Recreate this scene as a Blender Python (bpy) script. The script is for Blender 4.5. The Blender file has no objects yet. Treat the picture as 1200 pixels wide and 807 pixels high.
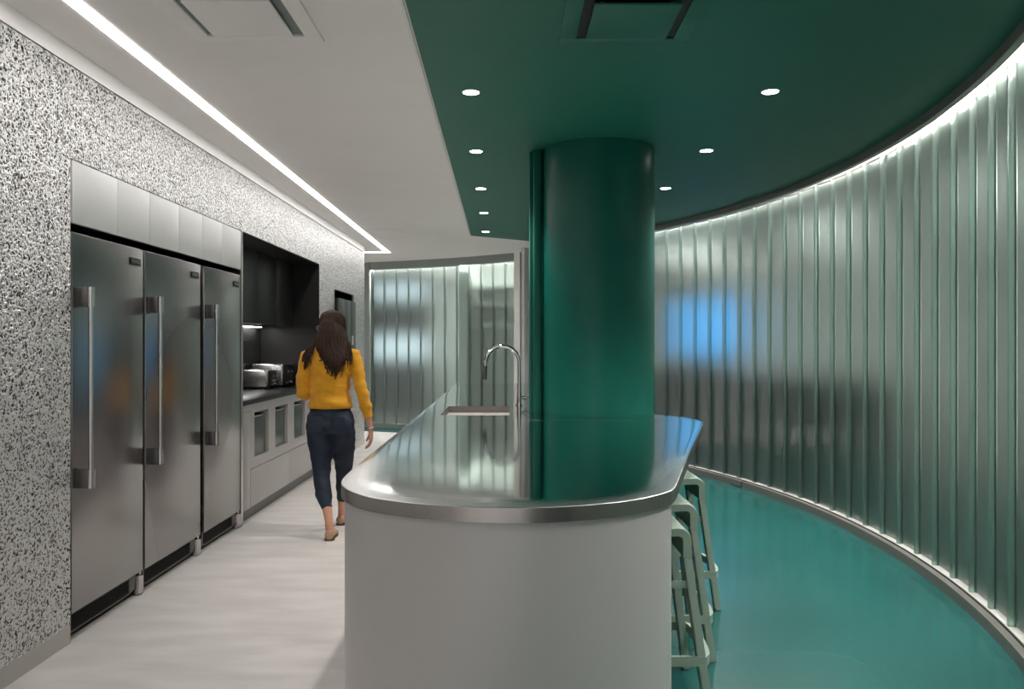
import bpy, bmesh, math, random
from mathutils import Vector, Matrix, noise as mnoise
random.seed(7)
S = bpy.context.scene
COL = S.collection
PI = math.pi

# ------------------------------------------------------------------ helpers
def link(o, parent=None):
    COL.objects.link(o)
    if parent is not None:
        o.parent = parent
    return o

def finish(bm, name, mats, parent=None, smooth=None, loc=None, rot=None):
    me = bpy.data.meshes.new(name)
    bm.normal_update()
    bm.to_mesh(me); bm.free()
    if not isinstance(mats, (list, tuple)):
        mats = [mats]
    for m in mats:
        me.materials.append(m)
    if smooth is not None:
        for p in me.polygons:
            p.use_smooth = True
        me.set_sharp_from_angle(angle=math.radians(smooth))
    o = bpy.data.objects.new(name, me)
    link(o, parent)
    if loc is not None: o.location = loc
    if rot is not None: o.rotation_euler = rot
    return o

def bake(o):
    """replace the object's mesh by its evaluated mesh, drop the modifiers"""
    dg = bpy.context.evaluated_depsgraph_get()
    dg.update()
    ev = o.evaluated_get(dg)
    me = bpy.data.meshes.new_from_object(ev)
    old = o.data
    o.modifiers.clear()
    o.data = me
    me.name = old.name
    return o

def empty(name, label=None, cat=None, group=None, loc=(0, 0, 0), rz=0):
    o = bpy.data.objects.new(name, None)
    o.empty_display_size = 0.1
    link(o)
    o.location = loc; o.rotation_euler = (0, 0, rz)
    tag(o, label, cat, group)
    return o

def tag(o, label=None, cat=None, group=None, kind=None):
    if label: o['label'] = label
    if cat: o['category'] = cat
    if group: o['group'] = group
    if kind: o['kind'] = kind
    return o

def structure(o, label=None, cat=None):
    return tag(o, label, cat, None, 'structure')

def dup(root, loc=None, rz=None, label=None):
    r = root.copy(); COL.objects.link(r)
    if loc is not None: r.location = loc
    if rz is not None: r.rotation_euler = (0, 0, rz)
    if label: r['label'] = label
    for ch in list(root.children):
        c = ch.copy(); COL.objects.link(c); c.parent = r
        for g in list(ch.children):
            d = g.copy(); COL.objects.link(d); d.parent = c
    return r

def box(bm, x0, x1, y0, y1, z0, z1, mi=0):
    v = [bm.verts.new(p) for p in ((x0,y0,z0),(x1,y0,z0),(x1,y1,z0),(x0,y1,z0),(x0,y0,z1),(x1,y0,z1),(x1,y1,z1),(x0,y1,z1))]
    fs = [bm.faces.new([v[i] for i in q]) for q in ((3,2,1,0),(4,5,6,7),(0,1,5,4),(1,2,6,5),(2,3,7,6),(3,0,4,7))]
    for f in fs: f.material_index = mi
    return v, fs

def bbox(bm, x0, x1, y0, y1, z0, z1, b=0.003, seg=2, mi=0):
    """bevelled box"""
    t = bmesh.new()
    box(t, x0, x1, y0, y1, z0, z1)
    bmesh.ops.bevel(t, geom=list(t.edges) , offset=b, segments=seg, affect='EDGES', profile=0.5)
    add(bm, t, mi)

def add(bm, t, mi=0, mat=None):
    m = {}
    for v in t.verts:
        m[v] = bm.verts.new(mat @ v.co if mat else v.co)
    for f in t.faces:
        try:
            nf = bm.faces.new([m[v] for v in f.verts]); nf.material_index = mi
        except ValueError:
            pass
    t.free()

def cyl(bm, a, b, r0, r1=None, n=20, mi=0):
    a = Vector(a); b = Vector(b); r1 = r0 if r1 is None else r1
    d = (b - a).normalized()
    u = d.orthogonal().normalized(); w = d.cross(u)
    A = []; B = []
    for i in range(n):
        t = 2*PI*i/n
        k = u*math.cos(t) + w*math.sin(t)
        A.append(bm.verts.new(a + k*r0)); B.append(bm.verts.new(b + k*r1))
    for i in range(n):
        j = (i+1) % n
        bm.faces.new((A[i], A[j], B[j], B[i])).material_index = mi
    bm.faces.new(A[::-1]).material_index = mi
    bm.faces.new(B).material_index = mi

def tube(bm, pts, r, n=14, mi=0, closed=False):
    """tube along pts; r is a number or list"""
    pts = [Vector(p) for p in pts]
    N = len(pts)
    rs = r if isinstance(r, (list, tuple)) else [r]*N
    rings = []
    u = None
    for i, p in enumerate(pts):
        if closed: d = pts[(i+1) % N] - pts[i-1]
        else: d = pts[min(i+1, N-1)] - pts[max(i-1, 0)]
        d.normalize()
        if u is None: u = d.orthogonal().normalized()
        u = (u - d*u.dot(d)).normalized()
        w = d.cross(u)
        rings.append([bm.verts.new(p + (u*math.cos(2*PI*k/n) + w*math.sin(2*PI*k/n))*rs[i]) for k in range(n)])
    for i in range(N if closed else N-1):
        A = rings[i]; B = rings[(i+1) % N]
        for k in range(n):
            j = (k+1) % n
            bm.faces.new((A[k], A[j], B[j], B[k])).material_index = mi
    if not closed:
        bm.faces.new(rings[0][::-1]).material_index = mi
        bm.faces.new(rings[-1]).material_index = mi

def loft(bm, secs, side=(1, 0, 0), n=24, mi=0):
    """secs: (centre, r_side, r_other). closed elliptical loft with rounded caps"""
    secs = [(Vector(c), a, b) for c, a, b in secs]
    N = len(secs); side = Vector(side)
    rings = []
    for i, (c, ra, rb) in enumerate(secs):
        d = (secs[min(i+1, N-1)][0] - secs[max(i-1, 0)][0]).normalized()
        u = (side - d*side.dot(d)).normalized()
        w = d.cross(u)
        rings.append([bm.verts.new(c + u*math.cos(2*PI*k/n)*ra + w*math.sin(2*PI*k/n)*rb) for k in range(n)])
    for i in range(N-1):
        for k in range(n):
            j = (k+1) % n
            bm.faces.new((rings[i][k], rings[i][j], rings[i+1][j], rings[i+1][k])).material_index = mi
    bm.faces.new(rings[0][::-1]).material_index = mi
    bm.faces.new(rings[-1]).material_index = mi

def prism(bm, pts, z0, z1, mi=0):
    """closed plan polygon (ccw) extruded"""
    A = [bm.verts.new((p[0], p[1], z0)) for p in pts]
    B = [bm.verts.new((p[0], p[1], z1)) for p in pts]
    n = len(pts)
    for i in range(n):
        j = (i+1) % n
        bm.faces.new((A[i], A[j], B[j], B[i])).material_index = mi
    bm.faces.new(A[::-1]).material_index = mi
    bm.faces.new(B).material_index = mi

def catmull(P, per=6, closed=False):
    P = [Vector(p) for p in P]; n = len(P); out = []
    rng = range(n if closed else n-1)
    for i in rng:
        if closed: a, b, c, d = P[i-1], P[i], P[(i+1) % n], P[(i+2) % n]
        else: a, b, c, d = P[max(i-1, 0)], P[i], P[i+1], P[min(i+2, n-1)]
        for k in range(per):
            t = k/per
            out.append(0.5*((2*b) + (c-a)*t + (2*a-5*b+4*c-d)*t*t + (3*b-a-3*c+d)*t**3))
    if not closed: out.append(P[-1])
    return out

# ------------------------------------------------------------------ materials
def newmat(name):
    m = bpy.data.materials.new(name); m.use_nodes = True
    nt = m.node_tree; nt.nodes.clear()
    return m, nt, nt.nodes, nt.links

def pbr(name, col, rough=0.5, metal=0.0, coat=0.0, coat_rough=0.1, spec=0.5, noise_scale=None, col2=None, noise_map=(1, 1, 1),
        rough_var=0.0, bump=0.0, bump_scale=None, bump_map=None, emission=None, estr=0.0, detail=4.0, alpha=None, trans=0.0, ior=1.45, sheen=0.0, aniso=0.0):
    m, nt, N, L = newmat(name)
    out = N.new('ShaderNodeOutputMaterial')
    p = N.new('ShaderNodeBsdfPrincipled')
    L.new(p.outputs[0], out.inputs[0])
    p.inputs['Base Color'].default_value = (*col, 1)
    p.inputs['Roughness'].default_value = rough
    p.inputs['Metallic'].default_value = metal
    p.inputs['Coat Weight'].default_value = coat
    p.inputs['Coat Roughness'].default_value = coat_rough
    p.inputs['Specular IOR Level'].default_value = spec
    p.inputs['Transmission Weight'].default_value = trans
    p.inputs['IOR'].default_value = ior
    p.inputs['Anisotropic'].default_value = aniso
    if sheen: p.inputs['Sheen Weight'].default_value = sheen
    if emission:
        p.inputs['Emission Color'].default_value = (*emission, 1); p.inputs['Emission Strength'].default_value = estr
    tc = N.new('ShaderNodeTexCoord')
    if noise_scale:
        mp = N.new('ShaderNodeMapping'); mp.inputs['Scale'].default_value = noise_map
        L.new(tc.outputs['Object'], mp.inputs[0])
        nz = N.new('ShaderNodeTexNoise'); nz.inputs['Scale'].default_value = noise_scale; nz.inputs['Detail'].default_value = detail
        L.new(mp.outputs[0], nz.inputs['Vector'])
        if col2:
            rp = N.new('ShaderNodeValToRGB')
            rp.color_ramp.elements[0].position = 0.35; rp.color_ramp.elements[1].position = 0.65
            rp.color_ramp.elements[0].color = (*col, 1); rp.color_ramp.elements[1].color = (*col2, 1)
            L.new(nz.outputs['Fac'], rp.inputs[0]); L.new(rp.outputs[0], p.inputs['Base Color'])
        if rough_var:
            mr = N.new('ShaderNodeMapRange')
            mr.inputs['To Min'].default_value = max(0, rough-rough_var); mr.inputs['To Max'].default_value = rough+rough_var
            L.new(nz.outputs['Fac'], mr.inputs['Value']); L.new(mr.outputs[0], p.inputs['Roughness'])
    if bump:
        mp2 = N.new('ShaderNodeMapping'); mp2.inputs['Scale'].default_value = bump_map or (1, 1, 1)
        L.new(tc.outputs['Object'], mp2.inputs[0])
        n2 = N.new('ShaderNodeTexNoise'); n2.inputs['Scale'].default_value = bump_scale or 50; n2.inputs['Detail'].default_value = 3
        L.new(mp2.outputs[0], n2.inputs['Vector'])
        b = N.new('ShaderNodeBump'); b.inputs['Strength'].default_value = bump; b.inputs['Distance'].default_value = 0.01
        L.new(n2.outputs['Fac'], b.inputs['Height']); L.new(b.outputs[0], p.inputs['Normal'])
    return m

def emit(name, col, strength):
    m, nt, N, L = newmat(name)
    out = N.new('ShaderNodeOutputMaterial'); e = N.new('ShaderNodeEmission')
    e.inputs[0].default_value = (*col, 1); e.inputs[1].default_value = strength
    L.new(e.outputs[0], out.inputs[0]); return m

M = {}
M['ceiling'] = pbr('white_ceiling_paint', (0.82, 0.785, 0.765), 0.75, noise_scale=3, col2=(0.84, 0.805, 0.785))
M['white'] = pbr('white_paint', (0.74, 0.72, 0.70), 0.5, noise_scale=4, col2=(0.76, 0.74, 0.72))
M['green'] = pbr('green_ceiling_paint', (0.008, 0.115, 0.080), 0.5, noise_scale=2.5, col2=(0.009, 0.122, 0.085))
M['green_gloss'] = pbr('green_pillar_paint', (0.003, 0.088, 0.066), 0.36, noise_scale=8, col2=(0.0035, 0.094, 0.071), spec=0.3)
M['teal_floor'] = pbr('teal_resin_floor', (0.010, 0.078, 0.072), 0.18, noise_scale=1.2, detail=0.5, col2=(0.012, 0.094, 0.087), rough_var=0.01, bump=0.01, bump_scale=2.5)
M['concrete'] = pbr('pale_polished_concrete', (0.62, 0.59, 0.57), 0.36, noise_scale=2.6, col2=(0.73, 0.70, 0.68), noise_map=(0.9, 3.2, 1), rough_var=0.1, detail=9)
M['fridge_steel'] = pbr('brushed_fridge_steel', (0.33, 0.32, 0.315), 0.27, metal=1.0, noise_scale=0.5, rough_var=0.008, detail=0)
M['steel'] = pbr('satin_steel', (0.60, 0.585, 0.575), 0.25, metal=1.0, noise_scale=60, rough_var=0.05)
M['basin'] = pbr('brushed_sink_steel', (0.20, 0.175, 0.16), 0.45, metal=0.3, noise_scale=30, rough_var=0.05)
M['chrome'] = pbr('chrome', (0.75, 0.75, 0.76), 0.07, metal=1.0, noise_scale=10, rough_var=0.02)
M['dark_steel'] = pbr('dark_steel', (0.16, 0.15, 0.145), 0.35, metal=0.9, noise_scale=40, rough_var=0.05)
M['worktop'] = pbr('brushed_worktop_steel', (0.66, 0.665, 0.66), 0.075, metal=1.0, noise_scale=2.0, noise_map=(60, 1, 1), rough_var=0.02, bump=0.05, bump_scale=2.3)
def edge_rough():
    nt = M['worktop'].node_tree; p = [q for q in nt.nodes if q.type == 'BSDF_PRINCIPLED'][0]
    for l in list(p.inputs['Roughness'].links): nt.links.remove(l)
    a = nt.nodes.new('ShaderNodeAttribute'); a.attribute_name = 'edge'
    mr = nt.nodes.new('ShaderNodeMapRange'); mr.inputs['To Min'].default_value = 0.075; mr.inputs['To Max'].default_value = 0.40
    nt.links.new(a.outputs['Fac'], mr.inputs['Value']); nt.links.new(mr.outputs[0], p.inputs['Roughness'])
edge_rough()
M['lip'] = pbr('brushed_edge_steel', (0.42, 0.395, 0.38), 0.26, metal=1.0, noise_scale=9, noise_map=(6, 6, 1), rough_var=0.03)
M['satin_panel'] = pbr('satin_pale_metal_panel', (0.84, 0.825, 0.815), 0.45, metal=0.05, noise_scale=20, noise_map=(1, 1, .1), rough_var=0.04)
M['island_base'] = pbr('pale_grey_lacquer', (0.50, 0.478, 0.47), 0.38, metal=0.2, noise_scale=20, rough_var=0.04)
M['cab_grey'] = pbr('warm_grey_cabinet_front', (0.47, 0.45, 0.44), 0.42, noise_scale=14, col2=(0.485, 0.465, 0.455))
M['black'] = pbr('matt_black', (0.008, 0.008, 0.008), 0.5, noise_scale=30, rough_var=0.05)
M['black_cab'] = pbr('black_cabinet_front', (0.014, 0.013, 0.013), 0.38, noise_scale=30, rough_var=0.05)
M['black_top'] = pbr('black_stone_top', (0.018, 0.017, 0.017), 0.32, noise_scale=4, rough_var=0.02)
M['dark_grey'] = pbr('dark_grey_panel', (0.055, 0.062, 0.060), 0.4, noise_scale=30, rough_var=0.05)
M['baseboard'] = pbr('pale_baseboard', (0.52, 0.50, 0.47), 0.5, noise_scale=20, col2=(0.53, 0.51, 0.48))
M['bronze'] = pbr('bronze_grey_metal', (0.19, 0.18, 0.165), 0.42, metal=0.3, noise_scale=20, rough_var=0.06)
M['frame_grey'] = pbr('green_grey_frame', (0.20, 0.225, 0.21), 0.5, noise_scale=20, rough_var=0.05)
M['stool'] = pbr('sage_green_plastic', (0.27, 0.345, 0.285), 0.42, noise_scale=30, col2=(0.28, 0.355, 0.295), bump=0.02, bump_scale=120)
M['led'] = emit('led_white', (1.0, 0.98, 0.95), 20.0)
M['cove_led'] = emit('cove_led_white', (1.0, 0.99, 0.93), 480.0)
M['disc'] = emit('downlight_lens', (1.0, 0.97, 0.93), 20.0)
M['rubber'] = pbr('black_rubber', (0.012, 0.012, 0.012), 0.7, noise_scale=40, rough_var=0.05)
M['skin'] = pbr('skin', (0.66, 0.35, 0.24), 0.5, noise_scale=40, col2=(0.63, 0.32, 0.22))
M['lips'] = pbr('lips', (0.45, 0.14, 0.12), 0.4, noise_scale=40, rough_var=0.05)
M['eye'] = pbr('eye_white', (0.75, 0.74, 0.72), 0.2, noise_scale=10, rough_var=0.05)
M['iris'] = pbr('iris_brown', (0.05, 0.025, 0.01), 0.2, noise_scale=10, rough_var=0.05)
M['sweater'] = pbr('mustard_knit', (0.74, 0.335, 0.012), 0.8, noise_scale=26, col2=(0.80, 0.375, 0.016), bump=0.5, bump_scale=14, bump_map=(1, 1, 3.2), sheen=0.2)
M['jeans'] = pbr('dark_blue_denim', (0.012, 0.017, 0.030), 0.75, noise_scale=7, col2=(0.022, 0.034, 0.060), bump=0.5, bump_scale=11, bump_map=(1, 1, 2.5))
M['hair'] = pbr('brown_hair', (0.018, 0.0065, 0.0032), 0.55, noise_scale=9, col2=(0.055, 0.019, 0.008), noise_map=(9, 9, 0.7), bump=0.9, bump_scale=16, bump_map=(7, 7, 0.5))
M['shoe'] = pbr('tan_suede', (0.47, 0.30, 0.20), 0.75, noise_scale=30, col2=(0.50, 0.32, 0.21))
M['sole'] = pbr('brown_sole', (0.10, 0.055, 0.035), 0.6, noise_scale=30, rough_var=0.05)
M['lens'] = pbr('spectacle_lens', (0.95, 0.95, 0.95), 0.02, trans=1.0, ior=1.05, noise_scale=5, rough_var=0.01)
M['silver'] = pbr('silver_band', (0.8, 0.8, 0.8), 0.2, metal=1, noise_scale=50, rough_var=0.05)
M['clear_plastic'] = pbr('clear_plastic', (0.50, 0.56, 0.53), 0.10, trans=0.8, ior=1.12, noise_scale=8, rough_var=0.04)
M['beyond_floor'] = pbr('grey_carpet_beyond', (0.075, 0.105, 0.10), 0.9, noise_scale=30, col2=(0.085, 0.115, 0.11))
M['beyond_wall'] = pbr('pale_wall_beyond', (0.50, 0.51, 0.50), 0.8, noise_scale=3, col2=(0.53, 0.54, 0.53))
M['beyond_dark'] = pbr('dark_upholstery_beyond', (0.020, 0.022, 0.022), 0.8, noise_scale=30, col2=(0.025, 0.027, 0.027))
M['beyond_black'] = pbr('charcoal_wall_beyond', (0.030, 0.034, 0.034), 0.7, noise_scale=4, col2=(0.034, 0.038, 0.038))
M['blue_screen'] = emit('blue_screen_light', (0.08, 0.42, 0.95), 1.45)
M['window_light'] = emit('window_daylight', (0.80, 0.90, 1.0), 1.15)
M['fill_dim'] = emit('dim_fill_light', (1.0, 0.97, 0.93), 1.5)
M['fill_light'] = emit('added_fill_light', (1.0, 0.97, 0.93), 5.5)
M['green_strip'] = M['teal_floor']

# tile backsplash
def tile_mat():
    m, nt, N, L = newmat('dark_mosaic_tile')
    out = N.new('ShaderNodeOutputMaterial'); p = N.new('ShaderNodeBsdfPrincipled'); L.new(p.outputs[0], out.inputs[0])
    tc = N.new('ShaderNodeTexCoord'); mp = N.new('ShaderNodeMapping'); mp.inputs['Rotation'].default_value = (PI/2, 0, PI/2)
    sx = N.new('ShaderNodeSeparateXYZ'); cx = N.new('ShaderNodeCombineXYZ')
    L.new(tc.outputs['Object'], sx.inputs[0]); L.new(sx.outputs['Y'], cx.inputs['X']); L.new(sx.outputs['Z'], cx.inputs['Y'])
    b = N.new('ShaderNodeTexBrick'); b.inputs['Scale'].default_value = 1.0
    b.inputs['Color1'].default_value = (0.04, 0.04, 0.04, 1); b.inputs['Color2'].default_value = (0.05, 0.05, 0.05, 1); b.inputs['Mortar'].default_value = (0.012, 0.012, 0.012, 1)
    b.inputs['Brick Width'].default_value = 0.09; b.inputs['Row Height'].default_value = 0.022; b.inputs['Mortar Size'].default_value = 0.003
    L.new(cx.outputs[0], b.inputs['Vector']); L.new(b.outputs['Color'], p.inputs['Base Color'])
    p.inputs['Roughness'].default_value = 0.25
    bp = N.new('ShaderNodeBump'); bp.inputs['Strength'].default_value = 0.6; bp.inputs['Distance'].default_value = 0.003; bp.invert = True
    L.new(b.outputs['Fac'], bp.inputs['Height']); L.new(bp.outputs[0], p.inputs['Normal'])
    return m
M['tile'] = tile_mat()

# open-cell metal foam: a skin with real holes (cut-outs) over a second layer behind it
def foam_mat(holes):
    m, nt, N, L = newmat('foam_metal_skin' if holes else 'foam_metal_core_shaded')
    out = N.new('ShaderNodeOutputMaterial'); p = N.new('ShaderNodeBsdfPrincipled')
    p.inputs['Base Color'].default_value = (0.86, 0.84, 0.83, 1); p.inputs['Metallic'].default_value = 0.6; p.inputs['Roughness'].default_value = 0.30
    tc = N.new('ShaderNodeTexCoord')
    nz = N.new('ShaderNodeTexNoise'); nz.inputs['Scale'].default_value = 45; nz.inputs['Detail'].default_value = 2
    L.new(tc.outputs['Object'], nz.inputs['Vector'])
    ad = N.new('ShaderNodeVectorMath'); ad.operation = 'MULTIPLY_ADD'
    ad.inputs[1].default_value = (0.03, 0.03, 0.03); L.new(nz.outputs['Color'], ad.inputs[0]); L.new(tc.outputs['Object'], ad.inputs[2])
    vo = N.new('ShaderNodeTexVoronoi'); vo.feature = 'F1'; vo.inputs['Scale'].default_value = 74 if holes else 66
    L.new(ad.outputs[0], vo.inputs['Vector'])
    bp = N.new('ShaderNodeBump'); bp.inputs['Strength'].default_value = 1.0; bp.inputs['Distance'].default_value = 0.017
    L.new(vo.outputs['Distance'], bp.inputs['Height']); L.new(bp.outputs[0], p.inputs['Normal'])
    if holes:
        sp = N.new('ShaderNodeSeparateColor'); L.new(vo.outputs['Color'], sp.inputs[0])
        mr = N.new('ShaderNodeMapRange'); mr.inputs['To Min'].default_value = 0.27; mr.inputs['To Max'].default_value = 0.52
        L.new(sp.outputs[0], mr.inputs['Value'])
        lt = N.new('ShaderNodeMath'); lt.operation = 'LESS_THAN'
        L.new(vo.outputs['Distance'], lt.inputs[0]); L.new(mr.outputs[0], lt.inputs[1])
        tr = N.new('ShaderNodeBsdfTransparent'); mx = N.new('ShaderNodeMixShader')
        L.new(lt.outputs[0], mx.inputs[0]); L.new(p.outputs[0], mx.inputs[1]); L.new(tr.outputs[0], mx.inputs[2])
        L.new(mx.outputs[0], out.inputs[0])
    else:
        p.inputs['Base Color'].default_value = (0.12, 0.115, 0.11, 1)  # same metal coloured darker, standing in for shade inside the pores
        L.new(p.outputs[0], out.inputs[0])
    return m
M['foam'] = foam_mat(True); M['foam_core_shaded'] = foam_mat(False)

def glass_mat():
    m, nt, N, L = newmat('rolled_channel_glass')
    out = N.new('ShaderNodeOutputMaterial')
    rf = N.new('ShaderNodeBsdfRefraction'); rf.inputs['Color'].default_value = (0.89, 0.965, 0.935, 1); rf.inputs['Roughness'].default_value = 0.40; rf.inputs['IOR'].default_value = 1.32
    tl = N.new('ShaderNodeBsdfTranslucent'); tl.inputs['Color'].default_value = (0.82, 0.90, 0.86, 1)
    df = N.new('ShaderNodeBsdfDiffuse'); df.inputs['Color'].default_value = (0.72, 0.80, 0.76, 1)
    gl = N.new('ShaderNodeBsdfGlossy'); gl.inputs['Color'].default_value = (0.95, 1.0, 0.98, 1); gl.inputs['Roughness'].default_value = 0.16
    tc = N.new('ShaderNodeTexCoord'); mp = N.new('ShaderNodeMapping'); mp.inputs['Scale'].default_value = (60, 60, 5)
    nz = N.new('ShaderNodeTexNoise'); nz.inputs['Scale'].default_value = 1.0; nz.inputs['Detail'].default_value = 2
    L.new(tc.outputs['Object'], mp.inputs[0]); L.new(mp.outputs[0], nz.inputs['Vector'])
    bp = N.new('ShaderNodeBump'); bp.inputs['Strength'].default_value = 0.25; bp.inputs['Distance'].default_value = 0.004
    L.new(nz.outputs['Fac'], bp.inputs['Height'])
    for s in (rf, gl): L.new(bp.outputs[0], s.inputs['Normal'])
    m1 = N.new('ShaderNodeMixShader'); m1.inputs[0].default_value = 0.55; L.new(tl.outputs[0], m1.inputs[1]); L.new(df.outputs[0], m1.inputs[2])
    m2 = N.new('ShaderNodeMixShader'); m2.inputs[0].default_value = 0.035; L.new(rf.outputs[0], m2.inputs[1]); L.new(m1.outputs[0], m2.inputs[2])
    lw = N.new('ShaderNodeLayerWeight'); lw.inputs['Blend'].default_value = 0.25
    mr = N.new('ShaderNodeMapRange'); mr.inputs['To Min'].default_value = 0.015; mr.inputs['To Max'].default_value = 0.45
    L.new(lw.outputs['Facing'], mr.inputs['Value'])
    m3 = N.new('ShaderNodeMixShader'); L.new(mr.outputs[0], m3.inputs[0]); L.new(m2.outputs[0], m3.inputs[1]); L.new(gl.outputs[0], m3.inputs[2])
    L.new(m3.outputs[0], out.inputs[0])
    return m
M['glass'] = glass_mat()

# ------------------------------------------------------------------ dimensions
CX, CY, R1, R2 = -5.236, 5.783, 7.82, 8.37      # centre of the curved glass walls and their radii
H = 2.84                                         # ceiling height
XW = -2.094                                      # face of the left wall
def arc(r, a0, a1, n):
    return [(CX + r*math.cos(math.radians(a0+(a1-a0)*i/n)), CY + r*math.sin(math.radians(a0+(a1-a0)*i/n))) for i in range(n+1)]

# ------------------------------------------------------------------ floors and ceilings
bm = bmesh.new(); box(bm, -5.0, 8.5, -1.5, 18, -0.12, 0.0)
structure(finish(bm, 'floor', M['concrete']), 'pale polished concrete floor beside the fridges', 'floor')
bm = bmesh.new()
teal = [(-0.40, -1.5)] + [(p[0]+0.0, p[1]) for p in arc(R1+0.02, -67, 41, 54) if p[1] > -1.5]
teal = [(-0.40, -1.5), (2.0, -1.5)] + [p for p in arc(R1+0.02, -35, 41, 40)] + [p for p in arc(R2+0.02, 45, 78, 24)] + [p for p in arc(R2-0.52, 78, 47, 24)] + [(-0.40, 10.3)]
prism(bm, teal, 0.0, 0.004)
structure(finish(bm, 'floor_right', M['teal_floor']), 'glossy teal resin floor along the curved glass', 'floor')

bm = bmesh.new(); box(bm, -5.0, 8.5, -1.5, 18, H, H+0.15)
structure(finish(bm, 'ceiling', M['ceiling']), 'white ceiling over the aisle beside the fridges', 'ceiling')
bm = bmesh.new()
grn = [(-0.38, -1.5), (2.0, -1.5)] + arc(R1, -35, 40.5, 60) + [(0.27, 10.77), (-0.495, 10.24)]
prism(bm, grn, H-0.012, H-0.0005)
structure(finish(bm, 'ceiling_right', M['green']), 'green painted ceiling zone above the island', 'ceiling')
bm = bmesh.new()
for (a, b) in (((-0.392, -1.5), (-0.507, 10.25)),):
    w = 0.012
    prism(bm, [(a[0]-w, a[1]), (a[0], a[1]), (b[0], b[1]), (b[0]-w, b[1])], H-0.012, H-0.0002)
structure(finish(bm, 'trim_1', M['white']), 'thin white edge strip between white and green ceilings', 'trim')

# ------------------------------------------------------------------ left wall of foam metal
def wall_rects():
    Y0, Y1, Y2, Y3, Y4, Y5 = -1.5, 3.785, 8.74, 9.50, 10.67, 11.45
    zb, zt = 0.08, 2.75
    return [(Y0, Y1, zb, zt), (Y1, Y2, 2.312, zt), (Y2, Y3, zb, zt), (Y3, Y4, zb, 1.0), (Y3, Y4, 2.09, zt), (Y4, Y5, zb, zt)]
bm = bmesh.new()
for y0, y1, z0, z1 in wall_rects():
    v = [bm.verts.new(p) for p in ((XW, y0, z0), (XW, y1, z0), (XW, y1, z1), (XW, y0, z1))]
    bm.faces.new(v)
    box(bm, XW-0.14, XW-0.028, y0, y1, z0, z1, 1)
box(bm, XW-0.10, XW-0.001, 11.435, 11.45, 0.08, 2.75, 1)
bmesh.ops.remove_doubles(bm, verts=[v for v in bm.verts if abs(v.co.x-XW) < 1e-5], dist=1e-5)
structure(finish(bm, 'wall_left', [M['foam'], M['foam_core_shaded']]), 'silver open-cell foam metal wall around the fridges', 'wall')
bm = bmesh.new(); box(bm, XW-0.14, XW+0.004, -1.5, 11.45, 2.755, H)
structure(finish(bm, 'trim_2', M['white']), 'white band along the top of the foam metal wall', 'trim')
bm = bmesh.new(); box(bm, XW-0.14, XW+0.003, -1.5, 3.78, 0, 0.085); box(bm, XW-0.14, XW+0.003, 8.745, 11.45, 0, 0.085)
structure(finish(bm, 'baseboard_left', M['baseboard']), 'pale baseboard under the foam metal wall', 'baseboard')
# recess shell behind fridges, alcove and niche
bm = bmesh.new()
box(bm, -2.92, -2.82, 3.6, 6.2, 0, 2.4); box(bm, -2.92, XW-0.14, 3.66, 3.78, 0, 2.4)
structure(finish(bm, 'wall_recess', M['black']), 'black back of the fridge recess', 'wall')
bm = bmesh.new()
box(bm, -2.86, -2.745, 6.24, 8.86, 0, 2.4)
box(bm, -2.745, XW-0.001, 8.735, 8.80, 0, 2.312)
box(bm, -2.745, XW-0.002, 6.24, 8.735, 2.305, 2.40)
structure(finish(bm, 'wall_alcove', M['black_cab']), 'black lining of the counter alcove', 'wall')
bm = bmesh.new(); box(bm, -2.745, -2.735, 6.24, 8.733, 0.977, 1.63)
structure(finish(bm, 'trim_3', M['tile']), 'dark mosaic tile backsplash behind the toasters', 'backsplash')
bm = bmesh.new()
box(bm, -2.70, -2.62, 9.40, 10.77, 0.9, 2.2); box(bm, -2.62, XW-0.03, 9.42, 9.50, 0.95, 2.15); box(bm, -2.62, XW-0.03, 10.67, 10.75, 0.95, 2.15)
box(bm, -2.62, XW-0.03, 9.50, 10.67, 2.09, 2.15); box(bm, -2.62, XW-0.03, 9.50, 10.67, 0.95, 1.0)
structure(finish(bm, 'wall_niche', M['black']), 'black lining of the small niche in the foam wall', 'wall')

# ------------------------------------------------------------------ refrigerators
def make_badge(parent, y0, y1, z0, z1):
    bm = bmesh.new(); bbox(bm, XW, XW+0.004, y0, y1, z0, z1, 0.0012)
    b = finish(bm, 'badge', M['black'], parent)
    fc = bpy.data.curves.new('badge_lettering', 'FONT'); fc.body = 'VIKING'; fc.size = 0.045; fc.extrude = 0.0006
    fc.align_x = 'CENTER'; fc.align_y = 'CENTER'
    t = bpy.data.objects.new('badge_lettering_curve', fc); COL.objects.link(t)
    dg = bpy.context.evaluated_depsgraph_get(); dg.update()
    me = bpy.data.meshes.new_from_object(t.evaluated_get(dg))
    bpy.data.objects.remove(t); bpy.data.curves.remove(fc)
    w = max(v.co.x for v in me.vertices) - min(v.co.x for v in me.vertices)
    s = (y1-y0)*0.84/w
    me.transform(Matrix.Translation((XW+0.0045, (y0+y1)/2, (z0+z1)/2)) @ Matrix(((0, 0, 1, 0), (1, 0, 0, 0), (0, 1, 0, 0), (0, 0, 0, 1))) @ Matrix.Scale(s, 4))
    me.materials.clear(); me.materials.append(M['steel'])
    o = bpy.data.objects.new('badge_lettering', me); link(o, b)
    return b

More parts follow.
